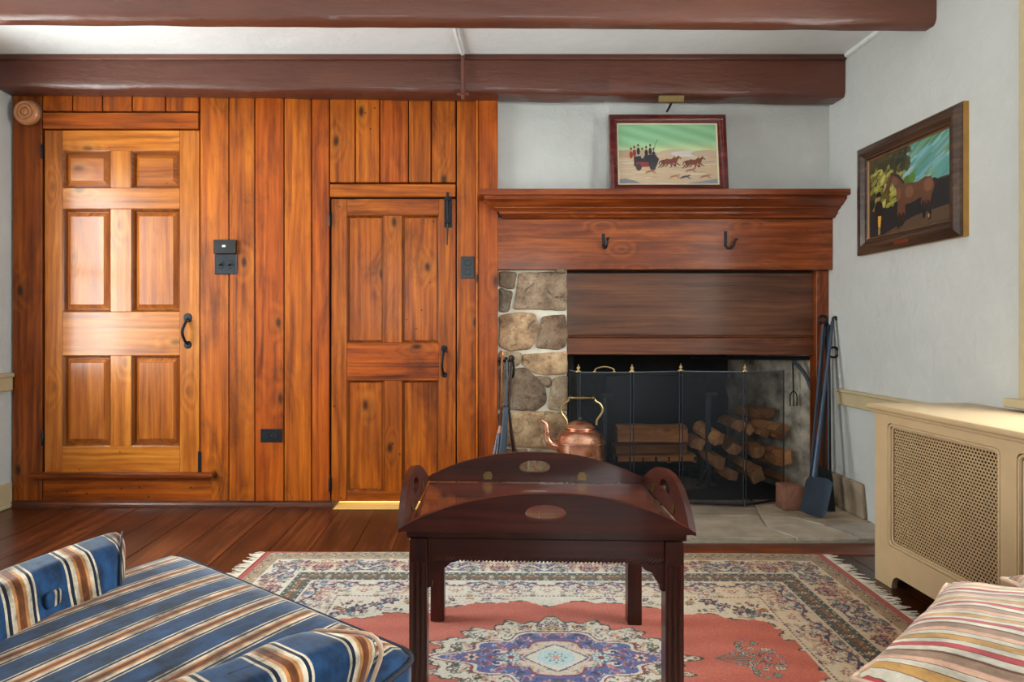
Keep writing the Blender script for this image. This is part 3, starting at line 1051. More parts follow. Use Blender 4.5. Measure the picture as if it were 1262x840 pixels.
flag([(0.005, 2.648), (0.42, 2.648), (0.46, 2.9), (0.40, 3.245), (0.005, 3.245)], 1, (0.95, 0.93, 0.9))
flag([(0.43, 2.648), (0.92, 2.648), (0.86, 2.84), (0.88, 2.96), (0.47, 2.90)], 2, (1.02, 1.0, 0.97))
flag([(0.93, 2.648), (1.36, 2.648), (1.30, 2.80), (1.345, 2.96), (0.89, 2.96), (0.87, 2.84)], 3, (1.0, 0.98, 0.95))
flag([(1.37, 2.648), (1.62, 2.648), (1.58, 2.82), (1.50, 2.93), (1.355, 2.96), (1.31, 2.80)], 4, (1.12, 1.12, 1.12))
flag([(1.63, 2.648), (1.826, 2.648), (1.826, 2.86), (1.59, 2.82)], 5, (0.95, 1.0, 1.06))
flag([(1.59, 2.83), (1.826, 2.87), (1.826, 3.245), (1.44, 3.245), (1.36, 2.97), (1.51, 2.94)], 6, (0.92, 0.86, 0.78))
flag([(0.47, 2.91), (0.88, 2.97), (1.35, 2.97), (1.43, 3.245), (0.41, 3.245)], 7, (0.86, 0.83, 0.8))
# cement skirting on the plaster at the hearth's end
tag(obj('trim_6', warp(B(XR - 0.022, XR, 2.90, 3.2, 0.023, 0.185, bev=0.008, seg=2), lambda c: Vector((c.x, c.y + (0.02 if c.z > 0.1 and c.y < 3.0 else 0), c.z))), flag_m, color=(0.75, 0.68, 0.6)), kind='structure')

# ================================================================== furniture
# ---- butler's tray table (built in its own frame)
AB = 0.359
TZ = 0.425          # underside of the leaves / top of the base
tb = root('tray_table', (0.168, 1.71, 0.0088), 'dark mahogany tray table with hinged scalloped leaves and cut hand holes on the rug', 'table', rotz=R(-2.2), local=True)
HX, HY = 0.305, 0.22
lw_ = 0.0215
for sx in (-1, 1):
    for sy in (-1, 1):
        bm = B(sx * HX - lw_, sx * HX + lw_, sy * HY - lw_, sy * HY + lw_, 0.0, TZ - 0.018, bev=0.002)
        leg = obj('leg', bm, maho_z, tb)
        yy = sy * HY - lw_ - 0.0015 if sy < 0 else sy * HY + lw_ + 0.0015
        for dx in (-0.013, 0.0, 0.013):
            obj('reed', T([(sx * HX + dx, yy, 0.004), (sx * HX + dx, yy, AB - 0.007)], 0.0042, 6), maho_z, leg)
for sy in (-1, 1):
    obj('apron', B(-HX + lw_, HX - lw_, sy * HY - 0.012, sy * HY + 0.012, AB, TZ - 0.018, bev=0.002), maho_x, tb)
    bm = bmesh.new()                                  # rope moulding
    n = 62
    for i in range(n):
        x_ = -HX + lw_ + 0.006 + (2 * HX - 2 * lw_ - 0.012) * i / (n - 1)
        tube(bm, [(x_ - 0.006, sy * (HY + 0.010), AB - 0.006), (x_ + 0.006, sy * (HY + 0.010), AB + 0.004)], 0.0036, 5)
    obj('rope_moulding', bm, maho_x, tb)
for sx in (-1, 1):
    obj('apron', B(sx * HX - 0.012, sx * HX + 0.012, -HY + lw_, HY - lw_, AB, TZ - 0.018, bev=0.002), maho_y, tb)
# shaped corner brackets
bo = [(0, 0), (0.072, 0), (0.072, -0.010), (0.055, -0.014), (0.046, -0.024), (0.030, -0.030), (0.022, -0.044), (0.012, -0.058), (0.010, -0.072), (0, -0.076)]
for sx in (-1, 1):
    for sy in (-1, 1):
        bm = outline(bmesh.new(), bo, [], 0.014, lambda x_, y_, t, sx=sx, sy=sy: Vector((sx * (HX - lw_ - x_), sy * HY - 0.007 + t, AB + 0.0005 + y_)))
        obj('bracket', bm, maho_x, tb, smooth=20)
TXH, TYH = 0.335, 0.235
obj('tray_top', B(-TXH, TXH, -TYH, TYH, TZ - 0.018, TZ - 0.001, bev=0.002), maho_x, tb)
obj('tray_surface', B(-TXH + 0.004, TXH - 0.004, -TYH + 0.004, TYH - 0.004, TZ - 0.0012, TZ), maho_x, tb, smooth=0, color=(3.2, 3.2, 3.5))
obj('glass_sheet', B(-TXH + 0.004, TXH - 0.004, -TYH + 0.004, TYH - 0.004, TZ + 0.0006, TZ + 0.0055, bev=0.001), glass('table_glass', (0.95, 0.97, 0.97, 1), 0.13), tb, smooth=0)


def leaf_outline(L, H, n=26):
    pts = [(-L, 0.0)]
    for i in range(n + 1):
        t = -1 + 2 * i / n
        pts.append((L * t * 0.995, 0.006 + (H - 0.006) * (1 - abs(t) ** 2.1) ** 0.92))
    pts.append((L, 0.0))
    hole = []
    w, h = 0.049, 0.019
    cy = H * 0.52
    for i in range(24):
        a_ = 2 * math.pi * i / 24
        c_, s_ = math.cos(a_), math.sin(a_)
        x_ = w * math.copysign(abs(c_) ** 0.6, c_)
        y_ = cy + h * math.copysign(abs(s_) ** 0.75, s_) - (0.0 if s_ < 0 else 0.006 * (x_ / w) ** 2)
        hole.append((x_, y_))
    return pts, hole


def leaf(axis, s, L, off, H=0.094, tilt=R(9), th=0.016):
    pts, hole = leaf_outline(L, H)
    ct, st = math.cos(tilt), math.sin(tilt)

    def place(x_, y_, t):
        out = off + y_ * st + t * ct
        z = TZ + 0.001 + y_ * ct - t * st + 0.002
        return Vector((x_, s * out, z)) if axis == 'Y' else Vector((s * out, x_, z))
    lf = obj('leaf', outline(bmesh.new(), pts, [hole], th, place), maho_x if axis == 'Y' else maho_y, tb, smooth=25)
    for q in (-0.42, 0.42):                           # brass hinges on the inner face
        hp = [(q * L - 0.012, 0.002), (q * L + 0.012, 0.002), (q * L + 0.014, 0.016), (q * L + 0.008, 0.026), (q * L - 0.008, 0.026), (q * L - 0.014, 0.016)]
        obj('hinge', outline(bmesh.new(), hp, [], 0.002, lambda x_, y_, t: place(x_, y_ + 0.006, t - 0.0022)), brass_m, lf, smooth=20, color=(0.45, 0.42, 0.36))


leaf('Y', -1, 0.352, TYH, tilt=R(2))
leaf('Y', 1, 0.352, TYH, tilt=R(1))
leaf('X', -1, 0.25, TXH + 0.001)
leaf('X', 1, 0.25, TXH + 0.001)


# ---- armchair in blue striped velvet: local x along the front edge, y forward, origin under the seat centre
def button_dimple(c, nrm_axis, sgn, rad=0.06, dep=0.018):
    def f(q):
        d2 = sum((q[k] - c[k]) ** 2 for k in range(3) if k != nrm_axis)
        if q[nrm_axis] * sgn > 0:
            q = q.copy()
            q[nrm_axis] -= sgn * dep * math.exp(-d2 / (rad * rad * 0.25))
        return q
    return f


def shift(bm, d):
    d = Vector(d)
    return warp(bm, lambda c: c + d)


SZ = 0.458
ang = math.atan2(-0.588, 0.809)
FLc = Vector((-0.643, 1.312, 0)); av = Vector((math.cos(ang), math.sin(ang), 0)); bv = Vector((-av.y, av.x, 0))
SW, SD = 0.685, 0.66
cc = FLc + av * SW / 2 - bv * SD / 2
ch = root('armchair', (cc.x, cc.y, 0.0), 'low armchair in blue, tan and cream striped velvet facing the fireplace', 'armchair', rotz=ang, local=True)


def rack(bm):            # the old frame is racked a little out of square
    return warp(bm, lambda c: Vector((c.x - 0.141 * (c.y - SD / 2), c.y, c.z)))


def crown(q):
    k = max(0.0, 1 - (q.x / (SW / 2)) ** 2) * max(0.0, 1 - (q.y / (SD / 2)) ** 2)
    q = q.copy()
    if q.z > 0:
        q.z += 0.024 * k ** 0.6 - 0.010
    return q


sc_ = obj('seat_cushion', rack(shift(rbox(SW, SD, 0.15, 0.028, 22, crown), (0, 0, SZ - 0.072))), velvet_s, ch, smooth=60)


def edge_loop(w, d, r, n=6):
    pts = []
    for (sx, sy, a0) in ((1, 1, 0), (-1, 1, 90), (-1, -1, 180), (1, -1, 270)):
        for i in range(n + 1):
            a_ = R(a0 + 90 * i / n)
            pts.append(Vector((sx * (w / 2 - r) + r * math.cos(a_), sy * (d / 2 - r) + r * math.sin(a_), 0)))
    return pts


lp = edge_loop(SW + 0.002, SD + 0.002, 0.03)
obj('piping', rack(T([p + Vector((0, 0, SZ - 0.020)) for p in lp], 0.004, 6, closed=True)), piping_m, sc_)
obj('piping', rack(T([p + Vector((0, 0, SZ - 0.130)) for p in lp], 0.004, 6, closed=True)), piping_m, sc_)
obj('base', rack(shift(rbox(SW + 0.0, SD - 0.01, 0.20, 0.02, 6), (0, 0, SZ - 0.25))), velvet_s, ch, smooth=60)
AL, AF, AH = 0.44, 0.11, 0.19


def skew(bm, s):         # the inner side of each arm starts farther back and the arms close in towards the back
    return warp(bm, lambda c: Vector((c.x - s * 0.24 * (SD / 2 - AF - c.y), c.y - 0.5 * (SW / 2 - s * c.x), c.z)))


for s in (-1, 1):
    ax = s * (SW / 2 - 0.062)
    f = button_dimple((0, AL / 2 - 0.13, 0.058), 0, -s, 0.085, 0.02)

    def shape(q, s=s, f=f):
        q = f(q)
        q = q.copy()
        q.x += s * 0.035 * (q.z / 0.1)       # arm leans outwards
        q.z += 0.008 * (1 - (q.y / (AL / 2)) ** 2)
        return q
    az = 0.432
    arm = obj('armrest', rack(skew(shift(rbox(0.125, AL, AH, 0.034, 20, shape), (ax, SD / 2 - AF - AL / 2, az)), s)), velvet_y, ch, smooth=60)
    bc = Vector((ax - s * 0.031, SD / 2 - AF - 0.13, az + 0.058))
    obj('button', rack(skew(shift(rbox(0.014, 0.026, 0.026, 0.0068, 4), bc), s)), velvet_y, arm, smooth=60)
    # welt around the front end of the arm
    er = []
    for p in edge_loop(0.118, AH - 0.008, 0.034, 5):
        zl_ = p.y
        er.append(Vector((ax + p.x + s * 0.035 * (zl_ / 0.1), SD / 2 - AF - 0.008, az + zl_)))
    obj('piping', rack(skew(T(er, 0.0025, 6, closed=True), s)), piping_m if s < 0 else piping2_m, arm)
obj('backrest', rack(shift(rbox(SW + 0.10, 0.17, 0.62, 0.06, 12), (0, -SD / 2 - 0.085, SZ + 0.12))), velvet_s, ch, smooth=60)
for sx in (-1, 1):
    for sy in (-1, 1):
        obj('leg', rack(T([(sx * (SW / 2 - 0.06), sy * (SD / 2 - 0.06), 0.0085), (sx * (SW / 2 - 0.06), sy * (SD / 2 - 0.06), SZ - 0.345)], [0.016, 0.026], 10)), maho_z, ch)

# ---- slipper chair under the throw pillows
A_ = Vector((0.4825, 0.78, 0)); B_ = Vector((0.80, 1.05, 0))
pa = (B_ - A_).normalized(); pp = Vector((pa.y, -pa.x, 0))
S2 = 0.40
c2 = (A_ + B_) / 2 + pp * 0.34 + pa * 0.13
ch2 = root('slipper_chair', (c2.x, c2.y, 0.0), 'armless chair in blue striped velvet carrying the striped throw pillows by the radiator cover', 'chair',
           rotz=math.atan2(pa.y, pa.x), local=True)
obj('seat_cushion', shift(rbox(0.70, 0.56, 0.13, 0.03, 12), (0, 0, S2 - 0.065)), velvet_x, ch2, smooth=60)
obj('base', shift(rbox(0.69, 0.55, 0.16, 0.02, 6), (0, 0, S2 - 0.21)), velvet_x, ch2, smooth=60)
obj('backrest', shift(rbox(0.70, 0.14, 0.5, 0.05, 10), (0, -0.36, S2 + 0.1)), velvet_x, ch2, smooth=60)
for sx in (-1, 1):
    for sy in (-1, 1):
        obj('leg', T([(sx * 0.30, sy * 0.22, 0.0088), (sx * 0.30, sy * 0.22, S2 - 0.285)], [0.016, 0.024], 10), maho_z, ch2)


def pillow(label, centre, rotz, size, thick, tiltx=0.0, tilty=0.0, ear=0.06, off=(0, 0)):
    p = root('throw_pillow', centre, label, 'pillow', 'striped throw pillows', rotz=rotz, local=True)
    p.rotation_euler = (tiltx, tilty, rotz)
    n = 34
    bm = bmesh.new()

    def pos(u, v, s):
        k = max(0.0, (1 - abs(u) ** 2.6) * (1 - abs(v) ** 2.6))
        pinch = 1 - ear * (1 - (abs(u) * abs(v)) ** 1.5) * max(abs(u), abs(v)) ** 4
        z = s * thick * (k ** 0.45) * 0.5
        z += 0.004 * mnoise.noise(Vector((u * 4, v * 4, s)))
        return Vector((u * size / 2 * pinch, v * size / 2 * pinch, z))
    top = [[bm.verts.new(pos(-1 + 2 * j / n, -1 + 2 * i / n, 1)) for j in range(n + 1)] for i in range(n + 1)]
    bot = [[top[i][j] if i in (0, n) or j in (0, n) else bm.verts.new(pos(-1 + 2 * j / n, -1 + 2 * i / n, -1)) for j in range(n + 1)] for i in range(n + 1)]
    for i in range(n):
        for j in range(n):
            bm.faces.new((top[i][j], top[i][j + 1], top[i + 1][j + 1], top[i + 1][j]))
            bm.faces.new((bot[i][j], bot[i + 1][j], bot[i + 1][j + 1], bot[i][j + 1]))
    rim = [top[0][j].co.copy() for j in range(n)] + [top[i][n].co.copy() for i in range(n)] + [top[n][j].co.copy() for j in range(n, 0, -1)] + [top[i][0].co.copy() for i in range(n, 0, -1)]
    cv = obj('cover', bm, pillow_m, p, smooth=70)
    obj('piping', T(rim, 0.0036, 6, closed=True), piping2_m, p)
    return p


pc = (A_ + B_) / 2 + pp * 0.215 + Vector((0, 0, 0.480))
pillow('plump throw pillow striped in cream, red and gold lying on the slipper chair', pc, math.atan2(pa.y, pa.x), 0.44, 0.13, 0.0, 0.0)
pc2 = B_ + pp * 0.275 + pa * 0.175 + Vector((0, 0, 0.462))
pillow('striped throw pillow tucked behind the plumper one beside the radiator cover', pc2, math.atan2(pa.y, pa.x) + R(45), 0.33, 0.09, R(3), R(3))

# ---- radiator cover along the right wall
RX, RY0, RY1, RZ = 1.462, 1.14, 2.275, 0.645
rc = root('radiator_cover', (1.645, 1.7, 0.0), 'cream painted radiator cover with perforated grille panels under the window', 'radiator cover')
P1, P2 = (1.728, 2.206), (1.205, 1.676)
GZ0, GZ1 = 0.148, 0.585


def yz_outline(outer, holes, x0, th):
    return outline(bmesh.new(), outer, holes, th, lambda a_, b_, t: Vector((x0 + t, a_, b_)))


def rrect(y0, y1, z0, z1, r, n=5):
    pts = []
    for (cy_, cz_, a0) in ((y1 - r, z1 - r, 0), (y0 + r, z1 - r, 90), (y0 + r, z0 + r, 180), (y1 - r, z0 + r, 270)):
        for i in range(n + 1):
            a_ = R(a0 + 90 * i / n)
            pts.append((cy_ + r * math.cos(a_), cz_ + r * math.sin(a_)))
    return pts


foot = []
for (y_, z_) in ((RY1, 0.001), (RY1, RZ - 0.02), (RY0, RZ - 0.02), (RY0, 0.001), (RY0 + 0.09, 0.001)):
    foot.append((y_, z_))
for i in range(7):
    a_ = R(180 - 90 * i / 6)
    foot.append((RY0 + 0.09 + 0.035 + 0.035 * math.cos(a_), 0.001 + 0.05 * math.sin(a_) + 0.0005))
for i in range(7):
    a_ = R(90 - 90 * i / 6)
    foot.append((RY1 - 0.09 - 0.035 + 0.035 * math.cos(a_), 0.001 + 0.05 * math.sin(a_) + 0.0005))
foot.append((RY1 - 0.09, 0.001))
holes = [rrect(p0, p1, GZ0, GZ1, 0.018) for p0, p1 in (P1, P2)]
obj('front_frame', yz_outline(foot, holes, RX, 0.02), cream_m, rc, smooth=20)
obj('end_panel', B(RX + 0.02, XR - 0.002, RY1 - 0.02, RY1, 0.001, RZ - 0.02, bev=0.001), cream_m, rc)
obj('end_panel', B(RX + 0.02, XR - 0.002, RY0, RY0 + 0.02, 0.001, RZ - 0.02, bev=0.001), cream_m, rc)
obj('top_board', B(RX - 0.022, XR - 0.002, RY0 - 0.02, RY1 + 0.022, RZ - 0.02, RZ, bev=0.007, seg=3), cream_m, rc)
obj('moulding', T([(RX - 0.001, RY0, RZ - 0.026), (RX - 0.001, RY1, RZ - 0.026)], 0.007, 8), cream_m, rc)
for (p0, p1) in (P1, P2):
    lp = [Vector((RX + 0.004, a_, b_)) for a_, b_ in rrect(p0 + 0.006, p1 - 0.006, GZ0 + 0.006, GZ1 - 0.006, 0.018)]
    gb = obj('grille_bead', T(lp, 0.0055, 6, closed=True), cream_m, rc)
    lp = [Vector((RX + 0.010, a_, b_)) for a_, b_ in rrect(p0 + 0.013, p1 - 0.013, GZ0 + 0.013, GZ1 - 0.013, 0.016)]
    obj('grille_bead', T(lp, 0.004, 6, closed=True), cream_m, rc)
    # perforated sheet: staggered round holes
    pit = 0.0118
    rowh = pit * 0.866
    hr = pit * 0.30
    V, Fc = [], []
    ny_ = int((p1 - p0) / pit); nz_ = int((GZ1 - GZ0) / rowh)
    for j in range(nz_):
        for i in range(ny_):
            cy_ = p0 + pit * (i + 0.25 + 0.5 * (j % 2)); cz_ = GZ0 + rowh * (j + 0.5)
            b0 = len(V)
            ou = [(-.5, -.5), (0, -.5), (.5, -.5), (.5, 0), (.5, .5), (0, .5), (-.5, .5), (-.5, 0)]
            for (a_, b_) in ou:
                V.append((RX + 0.014, cy_ + a_ * pit, cz_ + b_ * rowh))
            for k in range(8):
                an = math.atan2(ou[k][1], ou[k][0])
                V.append((RX + 0.014, cy_ + hr * math.cos(an), cz_ + hr * math.sin(an)))
            for k in range(8):
                k2 = (k + 1) % 8
                Fc.append((b0 + k2, b0 + k, b0 + 8 + k, b0 + 8 + k2))
    me = bpy.data.meshes.new('grille')
    me.from_pydata(V, [], Fc)
    obj('grille', me, plain('grille_paint', (172, 142, 104), 0.45, var=0.08), rc, smooth=0)
# the dark radiator inside
bm = bmesh.new()
for i in range(16):
    y_ = RY0 + 0.1 + i * 0.062
    box(bm, RX + 0.09, RX + 0.26, y_, y_ + 0.042, 0.06, 0.52, bev=0.012)
box(bm, RX + 0.13, RX + 0.2, RY0 + 0.1, RY0 + 1.05, 0.09, 0.13)
box(bm, RX + 0.13, RX + 0.2, RY0 + 0.1, RY0 + 1.05, 0.45, 0.49)
for i in (0, 15):
    y_ = RY0 + 0.1 + i * 0.062
    box(bm, RX + 0.12, RX + 0.22, y_ + 0.005, y_ + 0.037, 0.0, 0.07)
tag(obj('radiator', bm, iron_m), 'dark iron radiator behind the grille of the cream cover', 'radiator')

# ================================================================== the rug
def sl(rgb):
    c = np.array(rgb, float) / 255.0
    return np.where(c <= 0.04045, c / 12.92, ((c + 0.055) / 1.055) ** 2.4)


class Ras:
    """small raster painter: world window (x0, x1) x (y0, y1), sRGB 0..255"""

    def __init__(s, w, h, x0, x1, y0, y1, bg, wrap=False):
        s.w, s.h, s.x0, s.x1, s.y0, s.y1 = w, h, x0, x1, y0, y1
        s.a = np.zeros((h, w, 3)) + np.array(bg, float)
        xs = x0 + (np.arange(w) + 0.5) * (x1 - x0) / w
        ys = y0 + (np.arange(h) + 0.5) * (y1 - y0) / h
        s.X, s.Y = np.meshgrid(xs, ys)

    def put(s, m, c, al=1.0):
        s.a[m] = s.a[m] * (1 - al) + np.array(c, float) * al

    def ell(s, cx, cy, rx, ry, c, ang=0.0, al=1.0):
        ca, sa = math.cos(ang), math.sin(ang)
        dx, dy = s.X - cx, s.Y - cy
        u, v = dx * ca + dy * sa, -dx * sa + dy * ca
        s.put((u / rx) ** 2 + (v / ry) ** 2 < 1, c, al)

    def flower(s, cx, cy, r, n, co, cp, cc, ph=0.0):
        dx, dy = s.X - cx, s.Y - cy
        rr = np.hypot(dx, dy)
        pr = r * (0.74 + 0.26 * np.cos(n * np.arctan2(dy, dx) + ph))
        s.put(rr < pr, co)
        s.put(rr < pr * 0.74, cp)
        s.put(rr < r * 0.30, cc)

    def line(s, pts, w, c, al=1.0):
        m = np.zeros(s.X.shape, bool)
        for (a, b) in zip(pts[:-1], pts[1:]):
            ax, ay = a; bx, by = b
            L2 = (bx - ax) ** 2 + (by - ay) ** 2 + 1e-12
            t = np.clip(((s.X - ax) * (bx - ax) + (s.Y - ay) * (by - ay)) / L2, 0, 1)
            m |= np.hypot(s.X - ax - t * (bx - ax), s.Y - ay - t * (by - ay)) < w
        s.put(m, c, al)

    def poly(s, pts, c, al=1.0):
        m = np.zeros(s.X.shape, bool)
        n = len(pts)
        for i in range(n):
            xa, ya = pts[i]; xb, yb = pts[(i + 1) % n]
            if ya == yb:
                continue
            cr = ((ya > s.Y) != (yb > s.Y)) & (s.X < (xb - xa) * (s.Y - ya) / (yb - ya) + xa)
            m ^= cr
        s.put(m, c, al)

    def sample(s, x, y):
        i = np.clip(((x - s.x0) / (s.x1 - s.x0) * s.w).astype(int), 0, s.w - 1)
        j = np.clip(((y - s.y0) / (s.y1 - s.y0) * s.h).astype(int), 0, s.h - 1)
        return s.a[j, i]


NAVY, BLUE, PLUM, GRN, GOLD, CORAL, CRM, PINK, WINE, TEAL, TAN, DKG = ((46, 50, 92), (84, 106, 160), (92, 66, 96), (86, 104, 92), (188, 150, 92), (204, 104, 84), (222, 212, 196),
                                                                   (206, 150, 144), (138, 48, 56), (110, 150, 152), (206, 176, 136), (60, 62, 58))
r2 = np.random.RandomState(5)


def scatter(ra, n, rmin, rmax, pal, x0, x1, y0, y1, mirror=True):
    for _ in range(n):
        x_ = r2.uniform(x0, x1); y_ = r2.uniform(y0, y1)
        k = r2.randint(4)
        c1, c2, c3 = (pal[r2.randint(len(pal))] for _ in range(3))
        r_ = r2.uniform(rmin, rmax)
        if k < 2:
            ra.flower(x_, y_, r_, r2.randint(4, 7), c1, c2, c3, r2.uniform(0, 6))
        elif k == 2:
            a_ = r2.uniform(0, 3.14)
            ra.ell(x_, y_, r_ * 1.1, r_ * 0.45, c1, a_)
            ra.ell(x_, y_, r_ * 0.6, r_ * 0.2, c2, a_)
        else:
            a0 = r2.uniform(0, 6.28)
            pts = [(x_ + r_ * 1.1 * (1 - t / 9) * math.cos(a0 + t * 0.7), y_ + r_ * 1.1 * (1 - t / 9) * math.sin(a0 + t * 0.7)) for t in range(8)]
            ra.line(pts, r_ * 0.16, c1)


RL, RW = 1.13, 0.80
# tile of the main border (period 0.34, mirrored), of the guard stripes, of the inner vine
mb = Ras(230, 170, 0, 0.17, 0, 0.125, CRM)
ctr = [(t * 0.17 / 24, 0.0625 + 0.028 * math.sin(t / 24 * math.pi * 2)) for t in range(25)]
mb.line(ctr, 0.0022, PLUM)
scatter(mb, 70, 0.010, 0.019, [PINK, TAN, TEAL, GOLD, PLUM, CRM, NAVY, WINE], 0.02, 0.17, 0.01, 0.115)
for cx_, w_ in ((0.0, 0.052),):
    for _ in range(60):
        a_ = r2.uniform(0, 6.28); q = r2.uniform(0, 1) ** 0.6
        x_, y_ = cx_ + q * 0.072 * math.cos(a_), 0.0625 + q * 0.045 * math.sin(a_)
        mb.ell(x_, y_, r2.uniform(0.006, 0.013), 0.0042, [NAVY, NAVY, BLUE, PLUM][r2.randint(4)], r2.uniform(0, 3.1))
mb.flower(0.0, 0.0625, 0.026, 6, NAVY, TEAL, CRM)
mb.flower(0.0, 0.0625, 0.012, 5, CRM, CORAL, GOLD)
mb.flower(0.105, 0.0625, 0.021, 6, WINE, PINK, NAVY)
mb.flower(0.16, 0.03, 0.013, 5, PLUM, TAN, CORAL)
mb.flower(0.16, 0.095, 0.013, 5, NAVY, CRM, CORAL)

gd = Ras(80, 90, 0, 0.06, 0, 0.07, (168, 146, 116))
scatter(gd, 18, 0.006, 0.012, [DKG, DKG, GOLD, NAVY, (120, 84, 56), CRM, TEAL], 0, 0.06, 0.004, 0.066)
gd.flower(0.0, 0.035, 0.013, 6, DKG, GOLD, CRM)
gd.flower(0.045, 0.035, 0.010, 5, NAVY, TAN, WINE)
g2 = Ras(60, 80, 0, 0.05, 0, 0.07, (112, 86, 54))
g2.put(g2.Y < 0.016, (62, 84, 74)); g2.put(g2.Y > 0.054, (62, 84, 74))
scatter(g2, 26, 0.003, 0.006, [DKG, GOLD, WINE, CRM, NAVY, (60, 44, 34)], 0, 0.05, 0.018, 0.052)
g2.flower(0.0, 0.035, 0.013, 5, DKG, CRM, WINE)
g2.flower(0.03, 0.035, 0.009, 4, (120, 74, 44), GOLD, NAVY)
for i_ in range(4):
    g2.ell(0.006 + i_ * 0.0125, 0.008, 0.004, 0.0028, CRM if i_ % 2 else NAVY); g2.ell(0.006 + i_ * 0.0125, 0.062, 0.004, 0.0028, NAVY if i_ % 2 else CRM)
iv = Ras(240, 210, 0, 0.16, 0, 0.14, CRM)
scatter(iv, 60, 0.007, 0.014, [PINK, TEAL, PLUM, TAN, WINE, CRM], 0, 0.16, 0.006, 0.13)
iv.line([(t * 0.16 / 24, 0.03 + 0.016 * math.cos(t / 24 * math.pi * 2)) for t in range(25)], 0.0035, PLUM)
for i_ in range(6):
    iv.ell(0.014 + i_ * 0.028, 0.03 + 0.010 * (-1) ** i_, 0.012, 0.005, [PLUM, NAVY, BLUE][i_ % 3], 0.6 * (-1) ** i_)
iv.flower(0.0, 0.085, 0.016, 6, WINE, PINK, CRM); iv.flower(0.08, 0.085, 0.013, 6, PLUM, CRM, WINE); iv.flower(0.12, 0.10, 0.010, 5, TEAL, CRM, CORAL)
for i_ in range(12):
    iv.ell(0.0067 + i_ * 0.0133, 0.128, 0.004, 0.004, PLUM if i_ % 2 else WINE)
# spandrel (quarter, mirrored) and medallion (quarter, mirrored)
sp = Ras(620, 420, 0, RL, 0, RW, CRM)
scatter(sp, 640, 0.010, 0.022, [PLUM, NAVY, WINE, TEAL, PINK, TAN, GRN, GOLD, CRM, CRM, DKG], 0.1, 1.0, 0.1, 0.72)
for t in range(12):
    x_ = 0.40 + 0.045 * t; y_ = 0.45 - 0.03 * t
    sp.flower(x_, y_, 0.034 if t % 2 else 0.022, 6, NAVY, (70, 60, 90), CRM)
    sp.flower(x_, y_, 0.013, 5, PINK, GOLD, NAVY)
md = Ras(460, 300, 0, 0.40, 0, 0.26, CRM)
scatter(md, 420, 0.008, 0.016, [DKG, DKG, GRN, PLUM, TAN, CRM, CRM, GOLD, PINK], 0, 0.40, 0, 0.26)


def loz(x, y, hx, hy, p=0.82):
    return (np.abs(x) / hx) ** p + (np.abs(y) / hy) ** p


wv_ = 1 + 0.10 * np.cos(np.arctan2(md.Y / 0.15, md.X / 0.305) * 10)
L_ = loz(md.X, md.Y, 0.305, 0.150, 1.12) / wv_
md.put(L_ < 1.10, WINE); md.put(L_ < 1.06, CRM); md.put(L_ < 1.0, (88, 96, 150))
lm = L_ < 0.97
keep = md.a.copy()
scatter(md, 150, 0.009, 0.016, [NAVY, NAVY, PINK, CRM, (150, 150, 190), CORAL, PLUM, (88, 96, 150)], 0, 0.3, 0, 0.15)
md.a[~lm] = keep[~lm]
L2_ = loz(md.X, md.Y, 0.175, 0.105, 1.1) / wv_
md.put(L2_ < 1.0, WINE); md.put(L2_ < 0.93, (216, 196, 178))
keep = md.a.copy()
scatter(md, 150, 0.004, 0.009, [WINE, PINK, BLUE, TEAL, TAN, CRM], 0, 0.17, 0, 0.1)
md.a[L2_ >= 0.93] = keep[L2_ >= 0.93]
L3_ = loz(md.X, md.Y, 0.092, 0.072, 1.1)
md.put(L3_ < 1.0, PLUM); md.put(L3_ < 0.92, CRM); md.put((md.X / 0.052) ** 2 + (md.Y / 0.042) ** 2 < 1, (190, 210, 212))
md.flower(0, 0, 0.03, 8, TEAL, CRM, PINK)
md.flower(0.125, 0, 0.030, 8, TEAL, (206, 216, 216), WINE)
md.flower(0.235, 0, 0.026, 6, CORAL, CRM, NAVY)

nx_, ny_ = 740, 524
gx, gy = np.meshgrid(np.linspace(-RL, RL, nx_), np.linspace(-RW, RW, ny_))
ax_, ay_ = np.abs(gx), np.abs(gy)
dxe, dye = RL - ax_, RW - ay_
d = np.minimum(dxe, dye)
tt = np.where(dye < dxe, gx, gy + 0.07)


def mir(t, p):
    q = np.mod(t, 2 * p)
    return np.where(q > p, 2 * p - q, q)


img = sp.sample(ax_, ay_)
# coral field with a scalloped edge
th = np.arctan2(ay_ / 0.33, ax_ / 0.74)
rr = ((ax_ / 0.74) ** 2.3 + (ay_ / 0.33) ** 2.3) ** (1 / 2.3)
edge = 1.0 + 0.05 * np.abs(np.cos(th * 11)) - 0.025 + 0.05 * np.cos(th * 9 + 0.6) + 0.02 * np.sin(th * 31)
rag = 0.012 * np.sin(gx * 150) * np.sin(gy * 170)
nzl = np.interp(np.mod(gx * 7 + gy * 3, 1), [0, 0.5, 1], [0, 1, 0])
coral = np.array(CORAL, float) + (r2.rand(ny_, nx_, 1) - 0.5) * 16 + (np.sin(gy * 60 + np.sin(gx * 9) * 2)[..., None]) * 6
img = np.where((rr < edge + 0.085)[..., None], np.where((rr < edge + 0.05)[..., None], np.array(CRM), img * 0.5 + 0.5 * np.array(CRM)), img)
img = np.where((np.abs(rr - edge - rag) < 0.018)[..., None] & (np.sin(th * 44 + 1) > -0.25)[..., None], np.array(DKG, float), img)
fieldm = rr < edge + rag
img = np.where(fieldm[..., None], coral, img)
